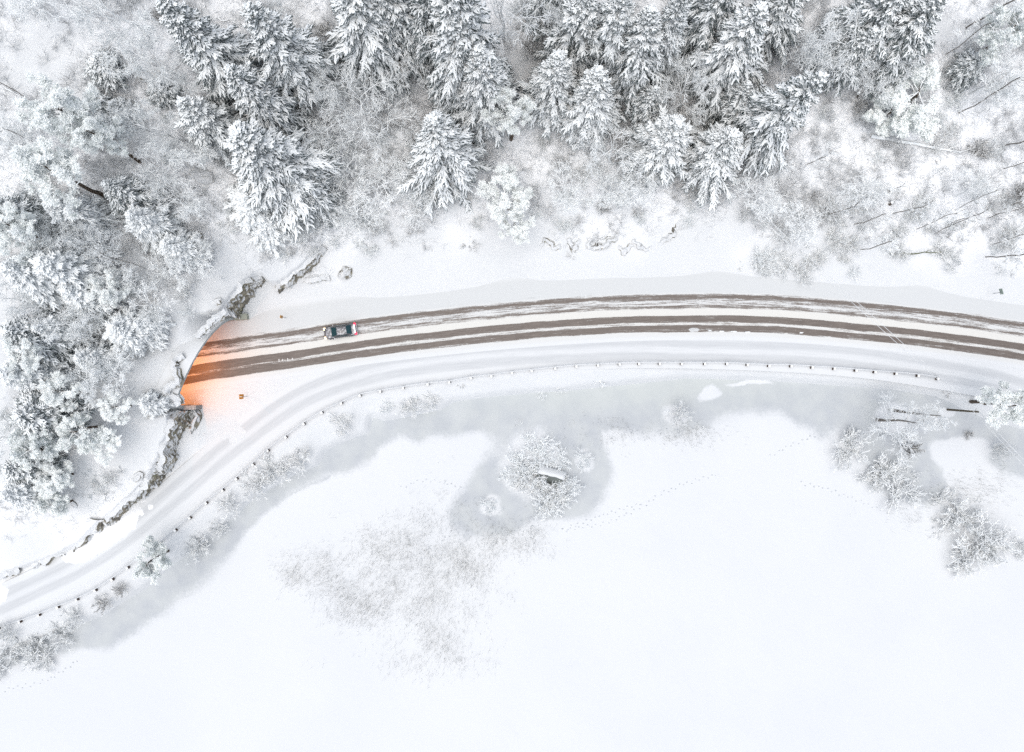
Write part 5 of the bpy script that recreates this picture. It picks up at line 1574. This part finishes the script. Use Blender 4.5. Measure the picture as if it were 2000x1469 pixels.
# lumpy snow on the far slope
n_ = 14
gx_, gy_ = np.meshgrid(np.linspace(-w2 - 0.25, w2 + 0.28, n_), np.linspace(-0.05, 0.95, 7))
edge = np.minimum(1, np.minimum(np.minimum(gx_ - gx_.min(), gx_.max() - gx_), np.minimum(gy_ - gy_.min() + 0.0, gy_.max() - gy_)) / 0.35)
zz_ = rh + (eh + 0.1 - rh) * np.clip(gy_ / 0.85, 0, 1.2) + 0.085 + 0.28 * edge ** 0.6 * (0.75 + 0.4 * vnoise(gx_ * 1.2, gy_ * 1.5, 5))
gy2 = gy_ - 0.30 * vnoise(gx_ * 1.4, gx_ * 0, 9) * (gy_ < 0.1)
i = (np.arange(6)[:, None] * n_ + np.arange(n_ - 1)[None]).ravel()
ob('roof_snow', mesh_np('roof_snow', np.stack([gx_, gy2, zz_], -1), np.stack([i, i + 1, i + 1 + n_, i + n_], 1), None, [plain('roof snow', SNOW, 0.65, var=0.03)], smooth=True), hut)
v, q, _ = box(-0.4, 0.4, -d2 - 0.05, -d2 - 0.004, -0.2, 1.15)
ob('door', mesh_np('door', v, q, None, [plain('dark door', (0.06, 0.06, 0.06), 0.7)]), hut)

# ------------------------------------------------------------------ road marks and snow lumps
def lump(label, px, py, rx, ry, h, seed, rot=0.0, name='snow_lump', mat=None, group=None):
    rng = np.random.RandomState(seed)
    x, y = W(px, py, 0)
    n, m = 14, 4
    V = [(0, 0, h)]
    for j in range(1, m + 1):
        f = j / m
        for i in range(n):
            a = 2 * math.pi * i / n
            k = f * (0.8 + 0.4 * rng.rand())
            V.append((rx * k * math.cos(a), ry * k * math.sin(a), h * (1 - f ** 2) * (0.8 + 0.4 * rng.rand())))
    T = [(0, 1 + i, 1 + (i + 1) % n) for i in range(n)]
    Qn = [(1 + (j - 1) * n + i, 1 + j * n + i, 1 + j * n + (i + 1) % n, 1 + (j - 1) * n + (i + 1) % n) for j in range(1, m) for i in range(n)]
    o = ob(name, mesh_np(name, np.array(V), np.array(Qn), np.array(T), [mat or M_CAP], smooth=True))
    o.location = (float(x), float(y), 0.016)
    o.rotation_euler = (0, 0, rot)
    return tag(o, label, 'snow', group)
SG = 'snow lumps on the road'
for i_, (a, b, rx, ry, lab) in enumerate([(1355, 644.5, .75, .28, 'largest grey snow lump on the near lane of the road'), (1386, 646, .3, .08, 'thin snow streak just right of the largest lump'), (1410, 647, .35, .08, 'second thin snow streak right of the largest lump'), (1433, 647.5, .45, .09, 'longest snow streak right of the largest lump'), (1460, 648.5, .4, .08, 'last snow streak right of the largest lump'), (1565, 650, .3, .10, 'small snow lump alone on the near lane track')]):
    lump(lab, a, b, rx, ry, 0.10, i_ + 3, 0, group=SG, mat=None if i_ else plain('dirty snow lump', (0.55, 0.56, 0.56), 0.7))
mk = empty('road_marking', 'four short pale strokes on the near lane outside the tunnel', 'road marking', (0, 0, 0.018))
M_MARK = plain('worn white paint', (0.72, 0.71, 0.69), 0.6)
for a, b, h_ in ((545, 704, .22), (552, 703.5, .18), (562, 702.5, .21), (571, 701, .15)):
    x, y = W(a, b, 0)
    v, q, _ = box(float(x) - 0.05, float(x) + 0.05, float(y) - h_, float(y) + h_, 0, 0.006)
    ob('stroke', mesh_np('stroke', v, q, None, [M_MARK]), mk)

# ------------------------------------------------------------------ the car
M_PAINT = NT('dark grey car paint')
_p = M_PAINT
_pn = _p.noise(_p.obj(), 3.5, 5, 0.7)
_cap = _p.math('MULTIPLY', _p.mr(_pn, 0.46, 0.64), _p.mr(_p.nz(), 0.5, 0.95))
_p.color(_p.mix(_p.math('MULTIPLY', _cap, 0.6), (0.15, 0.145, 0.15), (0.72, 0.73, 0.75)))
_p.rough(0.32)
_p.b.inputs['Metallic'].default_value = 0.35
M_GLASS = NT('dark car glass')
M_GLASS.color((0.018, 0.05, 0.058)); M_GLASS.rough(0.08)
M_GLASS.b.inputs['Specular IOR Level'].default_value = 0.5
M_TYRE = plain('tyre rubber', (0.02, 0.02, 0.02), 0.9)
M_RIM = plain('alloy rim', (0.45, 0.46, 0.47), 0.35, 0.8)
def emis(name, base, e, s):
    t = NT(name)
    t.color(base)
    t.b.inputs['Emission Color'].default_value = e + (1,)
    t.b.inputs['Emission Strength'].default_value = s
    t.rough(0.3)
    return t.m
M_TAIL = emis('tail light', (0.6, 0.02, 0.05), (1.0, 0.03, 0.10), 0.8)
M_HEAD = emis('head light', (0.9, 0.8, 0.6), (1.0, 0.78, 0.45), 2.0)
rp_, _ = smooth_line(WL(ROAD_PX), 0.5)
cpx = np.array(W(664, 647, 0.7)).ravel()
j = int(np.argmin(np.linalg.norm(rp_ - cpx, axis=1)))
tg = rp_[j - 1] - rp_[j + 1]                        # heading left, towards the tunnel
car = empty('car', 'dark grey saloon car with red tail lights driving towards the tunnel', 'car', (cpx[0], cpx[1], 0.013), math.atan2(tg[1], tg[0]))
def loft(secs, name, mat, par, smooth=True, caps=True):
    """secs: list of rings of equal length"""
    S = np.array(secs, float)
    n_, k = S.shape[:2]
    i = (np.arange(n_ - 1)[:, None] * k + np.arange(k)[None]).ravel()
    jn = (np.arange(n_ - 1)[:, None] * k + (np.arange(k)[None] + 1) % k).ravel()
    Qn = np.stack([i, jn, jn + k, i + k], 1)
    T = None
    if caps:
        T = [(0, b + 1, b) for b in range(1, k - 1)] + [((n_ - 1) * k, (n_ - 1) * k + b, (n_ - 1) * k + b + 1) for b in range(1, k - 1)]
        T = np.array(T)
    o = ob(name, mesh_np(name, S.reshape(-1, 3), Qn, T, [mat], smooth=smooth), par)
    return o
def ring(x, hw, zlo, zhi, rnd=0.16, crown=0.03):
    pts = [(-hw + rnd * .3, zlo), (-hw, zlo + rnd), (-hw, zhi - rnd * 1.3), (-hw + rnd * .35, zhi - rnd * .4), (-hw + rnd * 1.3, zhi), (0, zhi + crown),
           (hw - rnd * 1.3, zhi), (hw - rnd * .35, zhi - rnd * .4), (hw, zhi - rnd * 1.3), (hw, zlo + rnd), (hw - rnd * .3, zlo)]
    return [(x, a, b) for a, b in pts]
loft([ring(-2.36, .72, .35, .72, .12), ring(-2.28, .84, .25, .90), ring(-2.0, .90, .2, 0.98), ring(-1.4, .92, .2, 1.0), ring(-.6, .92, .2, .97), ring(.4, .92, .2, .95), ring(1.0, .91, .2, .94), ring(1.7, .89, .2, .86), ring(2.15, .82, .22, .74), ring(2.32, .68, .3, .60, .10)][::-1], 'body', M_PAINT.m, car)
def roofring(x, hw, z, zl=0.9):
    return [(x, -hw - .10, zl), (x, -hw, z - .10), (x, -hw + .12, z), (x, 0, z + .03), (x, hw - .12, z), (x, hw, z - .10), (x, hw + .10, zl)]
loft([roofring(-1.75, .74, 1.0), roofring(-1.02, .66, 1.38), roofring(-.2, .66, 1.45), roofring(.30, .64, 1.40), roofring(1.12, .72, .98)][::-1], 'cabin', M_PAINT.m, car)
def pane(name, pts, th=0.012):
    a = np.array(pts, float)
    nv = np.cross(a[1] - a[0], a[2] - a[0]); nv = nv / np.linalg.norm(nv)
    if nv[2] < 0:
        nv = -nv
    v = np.concatenate([a + nv * 0.004, a + nv * (0.004 + th)])
    q = [(3, 2, 1, 0), (4, 5, 6, 7), (0, 1, 5, 4), (1, 2, 6, 5), (2, 3, 7, 6), (3, 0, 4, 7)]
    ob(name, mesh_np(name, v, np.array(q), None, [M_GLASS.m]), car)
pane('windscreen', [(1.16, -.68, 1.01), (1.16, .68, 1.01), (.36, .56, 1.43), (.36, -.56, 1.43)])
pane('rear_window', [(-1.72, .66, 1.06), (-1.72, -.66, 1.06), (-1.06, -.56, 1.41), (-1.06, .56, 1.41)])
for sg in (-1, 1):
    pane('side_window', [(.85, sg * .81, 1.02), (.02, sg * .80, 1.02), (.02, sg * .70, 1.36), (.32, sg * .70, 1.34)])
    pane('side_window', [(-.06, sg * .80, 1.02), (-1.25, sg * .81, 1.04), (-.95, sg * .70, 1.32), (-.06, sg * .70, 1.37)])
def lbox(name, x0, x1, y0, y1, z0, z1, mat):
    v, q, _ = box(x0, x1, min(y0, y1), max(y0, y1), z0, z1)
    return ob(name, mesh_np(name, v, q, None, [mat]), car)
for sg in (-1, 1):
    lbox('tail_light', -2.385, -2.10, sg * .50, sg * .86, .72, .93, M_TAIL)
    lbox('headlight', 2.02, 2.30, sg * .46, sg * .80, .58, .74, M_HEAD)
    lbox('wing_mirror', .72, .90, sg * .90, sg * 1.06, .96, 1.10, M_PAINT.m)
lbox('front_bumper', 2.25, 2.40, -.62, .62, .28, .48, M_PAINT.m)
lbox('rear_bumper', -2.44, -2.30, -.78, .78, .32, .58, plain('salt-white bumper', (0.6, 0.6, 0.6), 0.6))
lbox('boot_snow', -2.30, -2.05, -.62, .62, .985, 1.03, M_CAP)
wa = np.linspace(0, 2 * math.pi, 18, endpoint=False)
def wheelmesh(r, w, nm, mat):
    s = [[(r * k * math.cos(a), y_, r * k * math.sin(a)) for a in wa] for y_, k in ((-w, .86), (-w * .9, 1), (w * .9, 1), (w, .86))]
    S = np.array(s); n_, k = S.shape[:2]
    i = (np.arange(n_ - 1)[:, None] * k + np.arange(k)[None]).ravel()
    jn = (np.arange(n_ - 1)[:, None] * k + (np.arange(k)[None] + 1) % k).ravel()
    T = [(0, b, b + 1) for b in range(1, k - 1)] + [((n_ - 1) * k, (n_ - 1) * k + b + 1, (n_ - 1) * k + b) for b in range(1, k - 1)]
    return mesh_np(nm, S.reshape(-1, 3), np.stack([i, i + k, jn + k, jn], 1), np.array(T), [mat], smooth=True)
tyre = wheelmesh(.33, .11, 'tyre', M_TYRE); rim = wheelmesh(.21, .118, 'rim', M_RIM)
for xw in (-1.42, 1.38):
    for sg in (-1, 1):
        wv = bpy.data.objects.new('wheel', tyre)
        link(wv, car)
        wv.location = (xw, sg * .84, .33)
        rmo = ob('rim', rim, wv)
